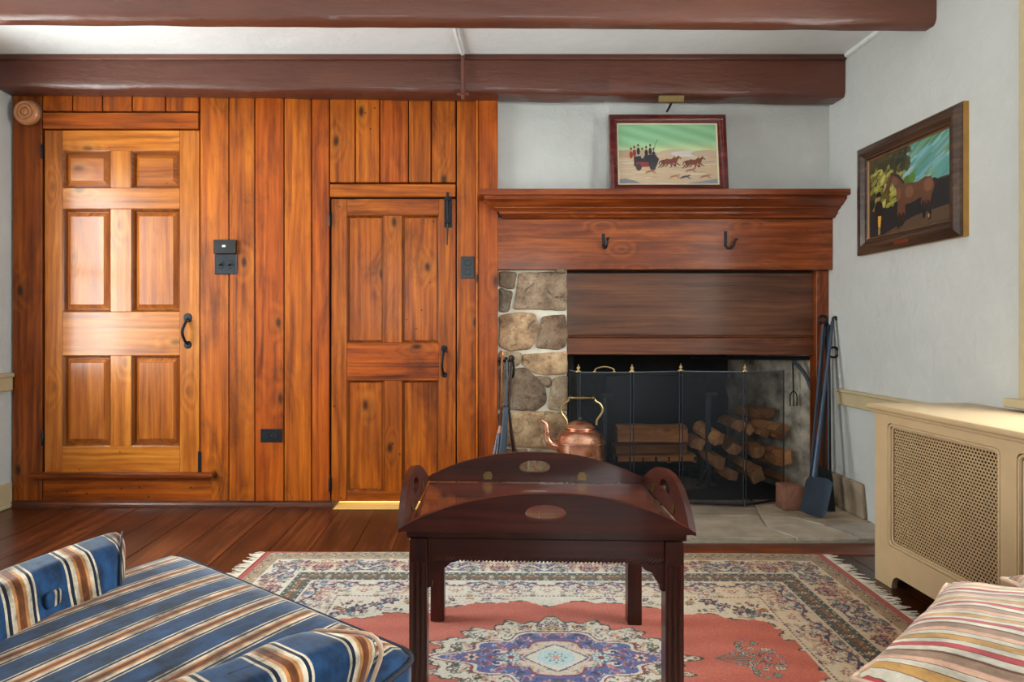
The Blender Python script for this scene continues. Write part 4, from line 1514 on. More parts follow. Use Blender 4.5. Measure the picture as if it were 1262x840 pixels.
# sprays of flowers in the field beside the medallion
sprf = Ras(420, 260, 0.30, 0.80, 0, 0.30, CORAL)
sm = np.zeros((260, 420), bool)
before = sprf.a.copy()
for i_ in range(22):
    a_ = r2.uniform(-1.2, 1.2); q = r2.uniform(0.03, 0.14)
    x_, y_ = 0.50 + q * math.cos(a_) * 1.1 - 0.02, abs(q * math.sin(a_)) * 1.0
    sprf.flower(x_, y_, r2.uniform(0.009, 0.014), 6, DKG, [CRM, (160, 180, 200), TEAL][i_ % 3], [NAVY, WINE, GOLD][i_ % 3])
    sprf.line([(0.44, 0.0), (x_, y_)], 0.0012, GRN) if i_ % 5 == 0 else None
sampled = sprf.sample(ax_, ay_)
ms = fieldm & (ax_ > 0.40) & (ax_ < 0.70) & (np.abs(sampled - np.array(CORAL)).sum(-1) > 8)
img = np.where(ms[..., None], sampled, img)
# medallion with a ragged flowery rim
rm = ((ax_ / 0.36) ** 1.75 + (ay_ / 0.215) ** 1.75) ** (1 / 1.75)
thm = np.arctan2(ay_ / 0.212, ax_ / 0.345)
em = 1.0 + 0.07 * np.cos(thm * 16) + 0.04 * np.sin(thm * 37 + 1)
img = np.where((rm < em + 0.03)[..., None], np.array(DKG, float), img)
img = np.where((rm < em)[..., None], md.sample(ax_, ay_), img)
# borders from inside out
iv_s = iv.sample(mir(tt, 0.16), d - 0.28)
img = np.where(((d < 0.42))[..., None], iv_s, img)
img = np.where((d < 0.282)[..., None], np.array(CRM), img)
img = np.where((d < 0.278)[..., None], g2.sample(mir(tt, 0.05), d - 0.208), img)
img = np.where((d < 0.208)[..., None], np.array(CRM), img)
img = np.where((d < 0.204)[..., None], mb.sample(mir(tt, 0.17), d - 0.079), img)
img = np.where((d < 0.079)[..., None], np.array(CRM), img)
img = np.where((d < 0.075)[..., None], gd.sample(mir(tt, 0.06), d - 0.005), img)
img = np.where((d < 0.006)[..., None], np.array((190, 170, 150), float), img)
img = np.where((dxe < 0.022)[..., None], np.array((176, 74, 62), float), img)
# warm light towards one end is painted into the wool colours, with knot-to-knot variation
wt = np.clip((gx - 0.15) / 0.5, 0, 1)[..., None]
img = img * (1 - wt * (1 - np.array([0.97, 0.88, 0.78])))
img = img * (0.93 + 0.14 * r2.rand(ny_, nx_, 1))
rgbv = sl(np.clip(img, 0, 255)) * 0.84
zz = 0.0035 + 0.0018 * np.sin(gx * 5 + 1) * np.sin(gy * 6) + 0.0005 * r2.rand(ny_, nx_)
ca, sa = math.cos(R(-0.6)), math.sin(R(-0.6))
RCX, RCY = 0.215, 1.715


def rugw(x_, y_):
    xs_ = x_ + 0.045 * y_
    return RCX + xs_ * ca - y_ * sa, RCY + xs_ * sa + y_ * ca


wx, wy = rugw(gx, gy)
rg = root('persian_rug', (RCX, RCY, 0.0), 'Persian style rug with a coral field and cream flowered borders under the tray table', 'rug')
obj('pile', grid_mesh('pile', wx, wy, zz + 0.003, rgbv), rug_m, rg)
bm = bmesh.new()
# turned edge so the rug has a thickness
for e_ in (((-RL, -RW), (RL, -RW)), ((RL, -RW), (RL, RW)), ((RL, RW), (-RL, RW)), ((-RL, RW), (-RL, -RW))):
    pts = []
    for i_ in range(41):
        t = i_ / 40
        a_, b_ = e_[0][0] + (e_[1][0] - e_[0][0]) * t, e_[0][1] + (e_[1][1] - e_[0][1]) * t
        w_ = rugw(a_, b_)
        pts.append((w_[0], w_[1], 0.0042))
    tube(bm, pts, 0.0036, 6)
obj('binding', bm, plain('rug_binding', (168, 84, 70), 0.95), rg)
bm = bmesh.new()
for s in (-1, 1):
    for i_ in range(210):
        y_ = -RW + 2 * RW * (i_ + 0.5) / 210
        L = rnd.uniform(0.035, 0.065)
        dy = rnd.uniform(-0.016, 0.016)
        p = [rugw(s * RL, y_), rugw(s * (RL + L * 0.5), y_ + dy * 0.4), rugw(s * (RL + L), y_ + dy)]
        tube(bm, [(p[0][0], p[0][1], 0.004), (p[1][0], p[1][1], rnd.uniform(0.003, 0.008)), (p[2][0], p[2][1], rnd.uniform(0.0018, 0.008))], [0.0032, 0.0026, 0.0012], 4)
fr = obj('fringe', bm, plain('fringe_cotton', (214, 202, 184), 0.95), rg)
fr['kind'] = 'stuff'

# ================================================================== pictures
def sloped_frame(bm, w, h, prof):
    """mitred picture frame around w x h (outer size), prof: (inset, forward)"""
    rs = []
    for d_, f_ in prof:
        rs.append([(-w / 2 + d_, -h / 2 + d_, f_), (w / 2 - d_, -h / 2 + d_, f_), (w / 2 - d_, h / 2 - d_, f_), (-w / 2 + d_, h / 2 - d_, f_)])
    vs = [[bm.verts.new(p) for p in r_] for r_ in rs]
    m = len(vs)
    for i in range(m):
        a_, b_ = vs[i], vs[(i + 1) % m]
        for k in range(4):
            bm.faces.new((a_[k], a_[(k + 1) % 4], b_[(k + 1) % 4], b_[k]))
    return bm


def horse(ra, x, y, s, c, c2, run=False, legs=None):
    """small painted horse facing +x; y is the belly line"""
    ra.ell(x, y, 1.05 * s, 0.42 * s, c)
    ra.ell(x - 0.72 * s, y + 0.05 * s, 0.48 * s, 0.44 * s, c)
    ra.ell(x + 0.72 * s, y + 0.06 * s, 0.42 * s, 0.44 * s, c)
    ra.poly([(x + 0.55 * s, y + 0.35 * s), (x + 1.02 * s, y - 0.1 * s), (x + 1.55 * s, y + 0.75 * s), (x + 1.3 * s, y + 1.05 * s)], c)
    ra.poly([(x + 1.26 * s, y + 1.08 * s), (x + 1.5 * s, y + 0.98 * s), (x + 1.98 * s, y + 0.52 * s), (x + 1.86 * s, y + 0.36 * s), (x + 1.45 * s, y + 0.62 * s)], c)
    ra.poly([(x + 1.3 * s, y + 1.0 * s), (x + 1.36 * s, y + 1.28 * s), (x + 1.48 * s, y + 1.0 * s)], c2)
    ra.line([(x - 1.1 * s, y + 0.25 * s), (x - 1.4 * s, y + 0.05 * s), (x - 1.5 * s, y - 0.45 * s)], 0.09 * s, c2)
    if run:
        L = [((-.8, -.2), (-1.25, -.7), (-1.6, -1.1)), ((-.6, -.2), (-.75, -.8), (-1.15, -1.05)), ((.75, -.2), (1.25, -.6), (1.65, -.85)), ((.6, -.2), (.8, -.8), (.55, -1.1))]
    else:
        L = [((-.95, -.1), (-.86, -.8), (-.92, -1.5)), ((-.62, -.1), (-.55, -.8), (-.6, -1.42)), ((.62, -.1), (.6, -.85), (.58, -1.48)), ((.86, -.1), (.84, -.85), (.8, -1.42))]
    for l in L:
        ra.line([(x + a_ * s, y + b_ * s) for a_, b_ in l[:2]], 0.13 * s, c)
        ra.line([(x + a_ * s, y + b_ * s) for a_, b_ in l[1:]], 0.085 * s, c2)


# ---- coaching picture standing on the mantel shelf
def paint_mesh(name, ra, place):
    X, Y = np.meshgrid(np.linspace(0, 1, ra.w), np.linspace(0, 1, ra.h))
    P = place(X, Y)
    return grid_mesh(name, P[0], P[1], P[2], sl(np.clip(ra.a, 0, 255)))


ca_ = Ras(300, 200, 0, 1.5, 0, 1.0, (190, 160, 130))
sky = np.clip((ca_.Y - 0.5) / 0.5, 0, 1)[..., None]
skyc = np.array((220, 205, 150.)) * (1 - np.clip(sky * 2.2, 0, 1)) + np.array((138, 184, 140.)) * np.clip(sky * 2.2, 0, 1)
lf_ = np.clip(1 - ca_.X / 0.9, 0, 1)[..., None]
skyc = skyc * (1 - lf_ * 0.5) + np.array((132, 180, 138.)) * lf_ * 0.5
ca_.a = np.where((ca_.Y > 0.52)[..., None], skyc, ca_.a)
ca_.a += 9 * np.sin(ca_.X * 11 + ca_.Y * 34)[..., None] * (ca_.Y > 0.52)[..., None]
for cx_, w_, h_, c_ in ((0.2, 0.4, 0.06, (176, 148, 120)), (0.85, 0.25, 0.07, (190, 164, 140)), (1.1, 0.3, 0.05, (196, 190, 190)), (1.35, 0.25, 0.06, (186, 160, 136))):
    ca_.ell(cx_, 0.51, w_, h_, c_)
for k in range(60):
    ca_.ell(r2.uniform(0, 1.5), r2.uniform(0.02, 0.5), r2.uniform(0.04, 0.2), 0.008, [(206, 182, 152), (168, 140, 116), (190, 176, 164), (216, 196, 168)][k % 4], al=0.6)
ca_.poly([(0, 0), (0.36, 0), (0.26, 0.06), (0.12, 0.1), (0, 0.09)], (120, 118, 122))
ca_.poly([(0.9, 0), (1.5, 0), (1.5, 0.1), (1.2, 0.05)], (128, 128, 136))
for (hx_, hy_) in ((0.74, 0.37), (0.80, 0.385), (1.10, 0.36), (1.16, 0.375)):
    horse(ca_, hx_, hy_, 0.082, (112, 52, 34), (76, 36, 28), True)
ca_.poly([(0.24, 0.30), (0.58, 0.30), (0.62, 0.42), (0.56, 0.5), (0.24, 0.46)], (36, 34, 44))
ca_.poly([(0.27, 0.29), (0.46, 0.29), (0.46, 0.37), (0.27, 0.37)], (140, 40, 40))
ca_.ell(0.31, 0.29, 0.045, 0.06, (60, 44, 40)); ca_.ell(0.52, 0.30, 0.05, 0.065, (50, 40, 44))
for i_, (x_, c_) in enumerate(((0.20, (150, 44, 40)), (0.25, (130, 40, 44)), (0.31, (40, 40, 54)), (0.37, (170, 150, 130)), (0.43, (36, 34, 46)), (0.49, (44, 40, 50)), (0.54, (36, 36, 50)))):
    yb_ = 0.49 + 0.03 * (i_ % 3)
    ca_.ell(x_, yb_, 0.026, 0.06, c_)
    ca_.ell(x_, yb_ + 0.075, 0.013, 0.017, (190, 140, 110))
    ca_.poly([(x_ - 0.014, yb_ + 0.085), (x_ + 0.014, yb_ + 0.085), (x_ + 0.011, yb_ + 0.12), (x_ - 0.011, yb_ + 0.12)], (28, 26, 32))
ca_.line([(0.54, 0.56), (0.58, 0.70), (0.60, 0.74)], 0.004, (90, 96, 80))
for (x_, y_, c_) in ((0.48, 0.22, (150, 86, 60)), (0.84, 0.14, (160, 104, 70)), (1.0, 0.13, (60, 60, 72)), (1.08, 0.24, (140, 90, 66)), (1.3, 0.14, (150, 92, 64))):
    ca_.ell(x_, y_, 0.06, 0.016, c_, 0.2)
    ca_.ell(x_ + 0.065, y_ + 0.02, 0.018, 0.012, c_)
    for dx_ in (-0.05, -0.03, 0.04, 0.06):
        ca_.line([(x_ + dx_ * 0.8, y_), (x_ + dx_ * 1.5, y_ - 0.035)], 0.005, c_)
YP = 3.135
w1, h1 = (897 - 752) / F_PX * YP, (233 - 134) / F_PX * YP
pr = root('framed_picture', (ux(824.5, YP), YP, 1.61), 'red mahogany framed painting of a horse drawn coach standing on the mantel shelf', 'picture')
tl = R(6)
pcx, pcz = ux(824.5, YP), 1.6105


def pl1(x_, y_, f_):       # picture frame coords -> world; leaning back
    return Vector((pcx + x_, YP - f_ * math.cos(tl) + (y_ + h1 / 2) * math.sin(tl), pcz + (y_ + h1 / 2) * math.cos(tl) + 0.001 + max(0, f_) * math.sin(tl) * 0.0))


FP = [(0, -0.012), (0, 0.016), (0.004, 0.02), (0.018, 0.02), (0.021, 0.015), (0.032, 0.010), (0.040, 0.009), (0.042, 0.003), (0.042, -0.012)]
frame_m = wood('red_mahogany_frame', (48, 14, 14), (88, 26, 22), (118, 42, 34), 'X', knots=0, rough=0.25, coat=0.5)
obj('frame', warp(sloped_frame(bmesh.new(), w1, h1, FP), lambda c: pl1(*c)), frame_m, pr, smooth=20)
obj('liner', warp(sloped_frame(bmesh.new(), w1 - 0.082, h1 - 0.082, [(0, -0.01), (0, 0.004), (0.007, 0.002), (0.007, -0.01)]), lambda c: pl1(*c)), plain('cream_liner', (206, 190, 160), 0.6), pr, smooth=20)


def place1(X, Y):
    xs_ = (X - 0.5) * (w1 - 0.09); ys_ = (Y - 0.5) * (h1 - 0.09)
    return (pcx + xs_, YP + (ys_ + h1 / 2) * math.sin(tl) + 0.002, pcz + (ys_ + h1 / 2) * math.cos(tl))


obj('canvas', paint_mesh('canvas', ca_, place1), paint_m, pr)
obj('backing', warp(B(-w1 / 2 + 0.01, w1 / 2 - 0.01, -h1 / 2 + 0.01, h1 / 2 - 0.01, -0.010, -0.006), lambda c: pl1(*c)), plain('backing_card', (90, 70, 50), 0.9), pr, smooth=0)

# picture light bracket on the beam above
bl = root('picture_bracket', (ux(826, 3.07), 3.07, 2.07), 'small brass bracket with a black strut on the beam above the coach painting', 'bracket')
a0 = PX(811, 119, 3.068); a1 = PX(842, 127, 3.068)
obj('plate', B(a0.x, a1.x, 3.05, 3.074, a1.z, a0.z, bev=0.002), brass_m, bl)
obj('strut', T([PX(828, 125, 3.06), PX(826, 130, 3.11), PX(822, 137, 3.17)], 0.006, 8), black_m, bl)

# ---- horse portrait on the right wall
cb = Ras(260, 220, 0, 1.2, 0, 1.0, (34, 36, 34))
cb.put(cb.Y > 0.48, (66, 60, 30))
cb.put((cb.X > 0.55) & (cb.Y > 0.50), (96, 142, 138))
for k in range(70):
    x_, y_ = r2.uniform(0.55, 1.2), r2.uniform(0.5, 1.0)
    cb.ell(x_, y_, r2.uniform(0.05, 0.2), 0.018, [(90, 150, 140), (120, 170, 190), (166, 190, 190), (78, 116, 70), (110, 130, 60), (60, 130, 120)][k % 6], 0.55, 0.55)
for k in range(90):
    a_ = r2.uniform(0, 6.28); q = r2.uniform(0, 1) ** 0.5
    cb.ell(0.30 + 0.26 * q * math.cos(a_), 0.62 + 0.30 * q * math.sin(a_), r2.uniform(0.02, 0.09), 0.028, [(150, 140, 50), (176, 166, 78), (120, 104, 36), (196, 184, 104), (84, 72, 26)][k % 5], r2.uniform(0.3, 1.2), 0.75)
for k in range(36):
    cb.ell(r2.uniform(0.35, 0.62), r2.uniform(0.74, 1.0), r2.uniform(0.03, 0.08), 0.03, [(44, 38, 18), (70, 60, 26), (34, 32, 20)][k % 3], r2.uniform(0, 3), 0.8)
for k in range(30):
    cb.ell(r2.uniform(0, 0.3), r2.uniform(0.86, 1.0), 0.09, 0.04, [(50, 44, 20), (76, 62, 26)][k % 2], r2.uniform(0, 3), 0.8)
cb.poly([(0, 0), (1.2, 0), (1.2, 0.46), (0.75, 0.42), (0.4, 0.2), (0, 0.2)], (32, 34, 36))
cb.poly([(0.2, 0.02), (1.2, 0.04), (1.2, 0.2), (0.7, 0.16)], (84, 64, 48))
cb.ell(0.62, 0.56, 0.07, 0.08, (66, 104, 40)); cb.ell(0.68, 0.60, 0.05, 0.06, (84, 120, 50))


class Flip:
    def __init__(s, ra, cx): s.ra, s.cx = ra, cx
    def f(s, p): return (2 * s.cx - p[0], p[1])
    def ell(s, cx, cy, rx, ry, c, ang=0.0, al=1.0): s.ra.ell(2 * s.cx - cx, cy, rx, ry, c, -ang, al)
    def poly(s, pts, c, al=1.0): s.ra.poly([s.f(p) for p in pts], c, al)
    def line(s, pts, w, c, al=1.0): s.ra.line([s.f(p) for p in pts], w, c, al)


HB, HD, HL = (96, 60, 42), (48, 32, 28), (140, 92, 66)
cb.poly([(0.46, 0.50), (0.52, 0.56), (0.62, 0.555), (0.75, 0.53), (0.86, 0.56), (0.94, 0.54), (0.985, 0.46), (0.965, 0.38), (0.90, 0.33), (0.78, 0.345), (0.66, 0.315), (0.55, 0.32), (0.48, 0.37), (0.455, 0.43)], HB)
cb.poly([(0.46, 0.44), (0.45, 0.52), (0.385, 0.62), (0.335, 0.655), (0.36, 0.705), (0.41, 0.70), (0.49, 0.65), (0.56, 0.56), (0.55, 0.46)], HB)
cb.poly([(0.385, 0.715), (0.335, 0.70), (0.30, 0.62), (0.27, 0.545), (0.295, 0.52), (0.325, 0.545), (0.365, 0.61), (0.41, 0.65)], HB)
cb.poly([(0.36, 0.70), (0.365, 0.755), (0.39, 0.71)], HD); cb.poly([(0.385, 0.705), (0.40, 0.75), (0.415, 0.70)], HD)
cb.line([(0.40, 0.715), (0.48, 0.67), (0.555, 0.575)], 0.016, HD)
for l_ in (((0.50, 0.37), (0.495, 0.23), (0.505, 0.10), (0.48, 0.075)), ((0.55, 0.35), (0.555, 0.22), (0.55, 0.12), (0.53, 0.095)), ((0.93, 0.40), (0.90, 0.28), (0.925, 0.19), (0.915, 0.10)), ((0.86, 0.37), (0.83, 0.29), (0.85, 0.20), (0.84, 0.13))):
    cb.line(l_[:2], 0.030, HB); cb.line(l_[1:3], 0.017, HD); cb.line(l_[2:], 0.020, (30, 24, 24))
cb.line([(0.975, 0.50), (1.02, 0.47), (1.04, 0.36)], 0.020, HD)
cb.ell(0.90, 0.46, 0.06, 0.07, HL, 0, 0.55); cb.ell(0.64, 0.45, 0.06, 0.07, HL, 0.2, 0.5); cb.ell(0.49, 0.46, 0.03, 0.07, HL, 0, 0.45); cb.ell(0.43, 0.62, 0.035, 0.05, HL, 0.6, 0.4)
cb.ell(0.905, 0.125, 0.012, 0.025, (190, 150, 110), 0, 0.8)
cb.line([(0.30, 0.56), (0.345, 0.60), (0.38, 0.70)], 0.004, (40, 26, 20))
cb.poly([(0.10, 0.24), (0.22, 0.24), (0.235, 0.40), (0.20, 0.45), (0.14, 0.45), (0.105, 0.38)], (40, 30, 30))
cb.poly([(0.165, 0.13), (0.20, 0.12), (0.215, 0.26), (0.16, 0.27)], (216, 158, 56))
cb.poly([(0.16, 0.04), (0.20, 0.04), (0.20, 0.13), (0.165, 0.13)], (150, 116, 80))
cb.ell(0.17, 0.48, 0.024, 0.03, (158, 114, 82)); cb.poly([(0.13, 0.50), (0.22, 0.50), (0.20, 0.56), (0.15, 0.56)], (24, 22, 24))
YA, YBn = 1.83 * F_PX / 604.0, 1.83 * F_PX / 473.0          # near and far end on the wall
zc1 = (vz(125, YA) + vz(185, YBn)) / 2; zc0 = (vz(291, YA) + vz(315, YBn)) / 2
pw, ph = YBn - YA, zc1 - zc0
ycen, zcen = (YA + YBn) / 2, (zc0 + zc1) / 2
XW = XR - 0.012
pr2 = root('framed_picture', (XR, ycen, zc0), 'brown and gilt framed horse portrait hanging on the white plaster wall', 'picture')
pl2 = lambda x_, y_, f_: Vector((XW - f_, ycen - x_, zcen + y_))
FP2 = [(0, -0.012), (0, 0.012), (0.006, 0.018), (0.028, 0.026), (0.040, 0.024), (0.055, 0.012), (0.062, 0.012), (0.070, 0.004), (0.070, -0.012)]
bro = wood('brown_gilt_frame', (34, 22, 17), (70, 48, 36), (104, 76, 56), 'Y', knots=0, rough=0.3, coat=0.3)
obj('frame', warp(sloped_frame(bmesh.new(), pw, ph, FP2), lambda c: pl2(*c)), bro, pr2, smooth=20)
obj('gilt_edge', warp(sloped_frame(bmesh.new(), pw + 0.002, ph + 0.002, [(0, -0.0118), (0, 0.009), (0.0008, 0.009), (0.0008, -0.0118)]), lambda c: pl2(*c)), plain('gilt', (176, 130, 62), 0.35, 0.5), pr2, smooth=0)
obj('inner_fillet', warp(sloped_frame(bmesh.new(), pw - 0.138, ph - 0.138, [(0, -0.01), (0, 0.008), (0.005, 0.003), (0.005, -0.01)]), lambda c: pl2(*c)), plain('fillet', (150, 106, 70), 0.35, 0.4), pr2, smooth=0)


def place2(X, Y):
    return (XW + 0 * X, ycen - (X - 0.5) * (pw - 0.13), zcen + (Y - 0.5) * (ph - 0.13))


obj('canvas', paint_mesh('canvas', cb, place2), paint_m, pr2)
obj('backing', warp(B(-pw / 2 + 0.01, pw / 2 - 0.01, -ph / 2 + 0.01, ph / 2 - 0.01, -0.011, -0.006), lambda c: pl2(*c)), plain('backing_card2', (90, 70, 50), 0.9), pr2, smooth=0)
obj('name_plate', warp(B(-0.045, 0.045, -ph / 2 + 0.016, -ph / 2 + 0.032, 0.0235, 0.0265, bev=0.0008), lambda c: pl2(*c)), plain('copper_plate', (150, 84, 52), 0.35, 0.7), pr2)

# ================================================================== small fittings on the panelling
def plate(name, u0, u1, v0, v1, label, cat, y=Y0 - 0.001):
    r_ = root(name, (ux((u0 + u1) / 2, y), y, vz(v1, y)), label, cat)
    return r_


sw = plate('switch_plate', 265, 292, 296, 338, 'black wall plate with two toggle switches below a small dark panel', 'switch')
obj('upper_panel', B(ux(265, Y0), ux(292, Y0), Y0 - 0.022, Y0 - 0.001, vz(313, Y0), vz(296, Y0), bev=0.002), black_m, sw)
obj('indicator', B(ux(276, Y0), ux(280, Y0), Y0 - 0.0235, Y0 - 0.021, vz(305, Y0), vz(302.5, Y0), bev=0.0004), white_m, sw)
obj('lower_plate', B(ux(265, Y0), ux(292, Y0), Y0 - 0.008, Y0 - 0.001, vz(338, Y0), vz(313.3, Y0), bev=0.002), plate_m, sw, color=(1.5, 1.6, 1.75))
for u in (272.5, 284):
    t_ = obj('toggle', B(ux(u - 2.6, Y0), ux(u + 2.6, Y0), Y0 - 0.011, Y0 - 0.007, vz(331, Y0), vz(321, Y0), bev=0.001), black_m, sw)
    obj('lever', warp(B(ux(u - 1.2, Y0), ux(u + 1.2, Y0), Y0 - 0.026, Y0 - 0.009, vz(328, Y0), vz(325.5, Y0), bev=0.001), lambda c: Vector((c.x, c.y, c.z + (0.006 if c.y < Y0 - 0.015 else 0)))), black_m, t_)
    for v in (317, 335):
        obj('screw', lathe(bmesh.new(), [(0, -0.0015), (0.0022, -0.001), (0.0028, 0.0)], (ux(u, Y0), Y0 - 0.008, vz(v, Y0)), 8, 'Y'), steel_m, sw)


def outlet(u0, u1, v0, v1, label, horiz):
    r_ = plate('outlet', u0, u1, v0, v1, label, 'outlet')
    obj('cover_plate', B(ux(u0, Y0), ux(u1, Y0), Y0 - 0.007, Y0 - 0.001, vz(v1, Y0), vz(v0, Y0), bev=0.002), plate_m, r_)
    um, vm = (u0 + u1) / 2, (v0 + v1) / 2
    for s in (-1, 1):
        cu, cv = (um + s * 5.2, vm) if horiz else (um, vm + s * 5.5)
        x_, z_ = ux(cu, Y0), vz(cv, Y0)
        k = obj('receptacle', lathe(bmesh.new(), [(0, -0.004), (0.0155, -0.004), (0.017, -0.002), (0.017, 0.0)], (x_, Y0 - 0.0065, z_), 16, 'Y'), black_m, r_)
        for dd in (-0.005, 0.005):
            dx, dz = (0.0, dd) if horiz else (dd, 0.0)
            sx, sz = (0.004, 0.0011) if horiz else (0.0011, 0.004)
            obj('slot', B(x_ + dx - sx, x_ + dx + sx, Y0 - 0.0112, Y0 - 0.0100, z_ + dz - sz, z_ + dz + sz), steel_m, k, smooth=0)
    obj('screw', lathe(bmesh.new(), [(0, -0.0015), (0.0025, -0.001), (0.003, 0.0)], (ux(um, Y0), Y0 - 0.007, vz(vm, Y0)), 8, 'Y'), steel_m, r_)


outlet(321.5, 348.5, 528, 544.5, 'black horizontal outlet low on the pine boards between the two doors', True)
outlet(568, 584.5, 316, 343, 'black upright outlet on the board right beside the small door', False)

rb_ = root('wall_rosette', (ux(25, 3.14), 3.19, vz(135, 3.15)), 'round turned wooden rosette at the top corner of the panelling', 'rosette')
cz_ = vz(135, 3.13); cx_ = ux(25, 3.13)
obj('backplate', lathe(bmesh.new(), [(0, -0.008), (0.060, -0.008), (0.066, -0.004), (0.066, 0.0), (0, 0.0)], (cx_ - 0.006, 3.198, cz_ + 0.006), 32, 'Y'), plain('grey_paint', (110, 112, 112), 0.5), rb_)
obj('turned_disc', lathe(bmesh.new(), [(0, -0.046), (0.012, -0.045), (0.017, -0.041), (0.019, -0.034), (0.022, -0.034), (0.025, -0.040), (0.034, -0.041), (0.037, -0.034), (0.040, -0.034), (0.043, -0.040), (0.054, -0.040), (0.061, -0.034), (0.0645, -0.022), (0.061, -0.008), (0, -0.008)],
                         (cx_, 3.198, cz_), 40, 'Y'), turned, rb_)

# surface conduit over the ceiling and down the beam
cp = [PX(557, 38, 2.62), PX(562, 50, 2.8), PX(570, 69, 3.04)]
cp = [Vector((p.x, p.y, ZC - 0.008)) for p in cp]
x_e = ux(570.5, 3.06)
cdt = root('cable_conduit', (x_e, 3.05, 2.1), 'thin cable conduit crossing the ceiling and running down over the far beam', 'conduit')
obj('ceiling_run', T(spline(cp, 5), 0.011, 8), white_m, cdt)
obj('beam_run', T([(x_e, 3.05, ZC - 0.006), (x_e, 3.052, 2.2), (x_e + 0.001, 3.056, 2.10), (x_e, 3.058, 2.083)], [0.010, 0.010, 0.010, 0.012], 8), beam_m, cdt, color=(1.15, 1.15, 1.15))
obj('end_flare', box(B(x_e - 0.028, x_e + 0.028, 3.054, 3.07, 2.076, 2.09, bev=0.003), x_e - 0.008, x_e + 0.008, 3.048, 3.066, 2.055, 2.08, bev=0.004), beam_m, cdt, color=(1.1, 1.05, 1.05))

# iron hooks on the frieze
def hook(u, v0, v1, label, twist):
    x_ = ux(u, YM); z1, z0 = vz(v0, YM), vz(v1, YM)
    r_ = root('iron_hook', (x_, YM, z0), label, 'hook')
    obj('strap', B(x_ - 0.008, x_ + 0.008, YM - 0.004, YM - 0.0005, z0 + 0.01, z1, bev=0.001), iron_m, r_)
    c_, s_ = math.cos(twist), math.sin(twist)
    pts = [(0.0, z0 + 0.02), (0.006, z0 + 0.004), (0.022, z0 - 0.001), (0.038, z0 + 0.012), (0.044, z0 + 0.034), (0.052, z0 + 0.046), (0.058, z0 + 0.042)]
    obj('curl', T(spline([(x_ + q * s_, YM - 0.004 - q * c_, z_) for q, z_ in pts], 4), [0.006] * 20 + [0.005] * 5, 8), iron_m, r_)


hook(743.5, 288, 306, 'black iron hook pointing straight out of the frieze below the coach painting', R(14))
hook(894, 285, 306, 'black iron hook with its curl turned sideways on the frieze', R(68))

# ================================================================== the fireplace things
# ---- copper kettle on a black trivet
KY = 2.935
kx, kz = ux(715, KY), vz(565.5, KY)
KR = 31 / F_PX * KY
tv = root('trivet', (kx, KY, 0.024), 'tall black iron trivet standing on the hearth under the kettle', 'trivet')
obj('ring', T([(kx + 0.10 * math.cos(2 * math.pi * i / 24), KY + 0.10 * math.sin(2 * math.pi * i / 24), kz - 0.008) for i in range(24)], 0.007, 6, closed=True), iron_m, tv)
obj('cross_bar', box(B(kx - 0.1, kx + 0.1, KY - 0.008, KY + 0.008, kz - 0.012, kz - 0.003), kx - 0.008, kx + 0.008, KY - 0.1, KY + 0.1, kz - 0.0125, kz - 0.0035), iron_m, tv)
for i in range(3):
    a_ = R(-20 + 120 * i)
    obj('leg', T([(kx + 0.10 * math.cos(a_), KY + 0.10 * math.sin(a_), kz - 0.008), (kx + 0.115 * math.cos(a_), KY + 0.115 * math.sin(a_), 0.026)], 0.008, 8), iron_m, tv)
kt = root('copper_kettle', (kx, KY, kz), 'shiny copper kettle with a brass handle on an iron trivet beside the fire screen', 'kettle')
sc = KR / 0.121
pf = [(0, 0.001), (0.112, 0.001), (0.116, 0.004), (0.1165, 0.012), (0.113, 0.018), (0.1125, 0.07), (0.115, 0.080), (0.121, 0.083), (0.121, 0.090), (0.115, 0.095), (0.108, 0.112), (0.094, 0.130), (0.082, 0.139), (0.074, 0.143), (0.072, 0.143), (0, 0.143)]
obj('body', lathe(bmesh.new(), [(r_ * sc, h_ * sc) for r_, h_ in pf], (kx, KY, kz), 48), copper_m, kt, smooth=28)
lid = obj('lid', lathe(bmesh.new(), [(r_ * sc, h_ * sc) for r_, h_ in [(0.066, 0.142), (0.068, 0.150), (0.072, 0.152), (0.070, 0.156), (0.064, 0.158), (0.052, 0.172), (0.030, 0.183), (0.010, 0.188), (0, 0.188)]], (kx, KY, kz), 40), copper_m, kt, smooth=28)
obj('knob', lathe(bmesh.new(), [(r_ * sc, h_ * sc) for r_, h_ in [(0.004, 0.186), (0.004, 0.190), (0.010, 0.193), (0.011, 0.197), (0.007, 0.201), (0, 0.202)]], (kx, KY, kz), 16), steel_m, lid)
spp = [PX(691, 549, KY), PX(681, 548, KY), PX(675, 541, KY), PX(674, 530, KY), PX(672.5, 522, KY), PX(667, 517.5, KY)]
sps = spline(spp, 5)
n = len(sps)
obj('spout', T(sps, [0.026 - 0.017 * (i / (n - 1)) ** 0.7 for i in range(n)], 14), copper_m, kt, smooth=50)
for s in (-1, 1):
    hp = [(18, 523.5), (19, 517), (24.5, 509), (25.5, 503), (22, 497), (17, 494), (15.5, 490.5)]
    obj('handle_bracket', T(spline([PX(717 + s * a_, b_, KY) for a_, b_ in hp], 5), 0.0055, 8), brass_m, kt)
g0, g1 = PX(700.5, 490, KY), PX(733.5, 490.5, KY)
gp = [g0 + (g1 - g0) * t for t in (0, 0.06, 0.12, 0.16, 0.3, 0.45, 0.5, 0.55, 0.7, 0.84, 0.88, 0.94, 1)]
obj('grip', T(gp, [0.006, 0.011, 0.011, 0.006, 0.008, 0.009, 0.0105, 0.009, 0.008, 0.006, 0.011, 0.011, 0.006], 12), brass_m, kt, smooth=60, color=(0.4, 0.42, 0.45))

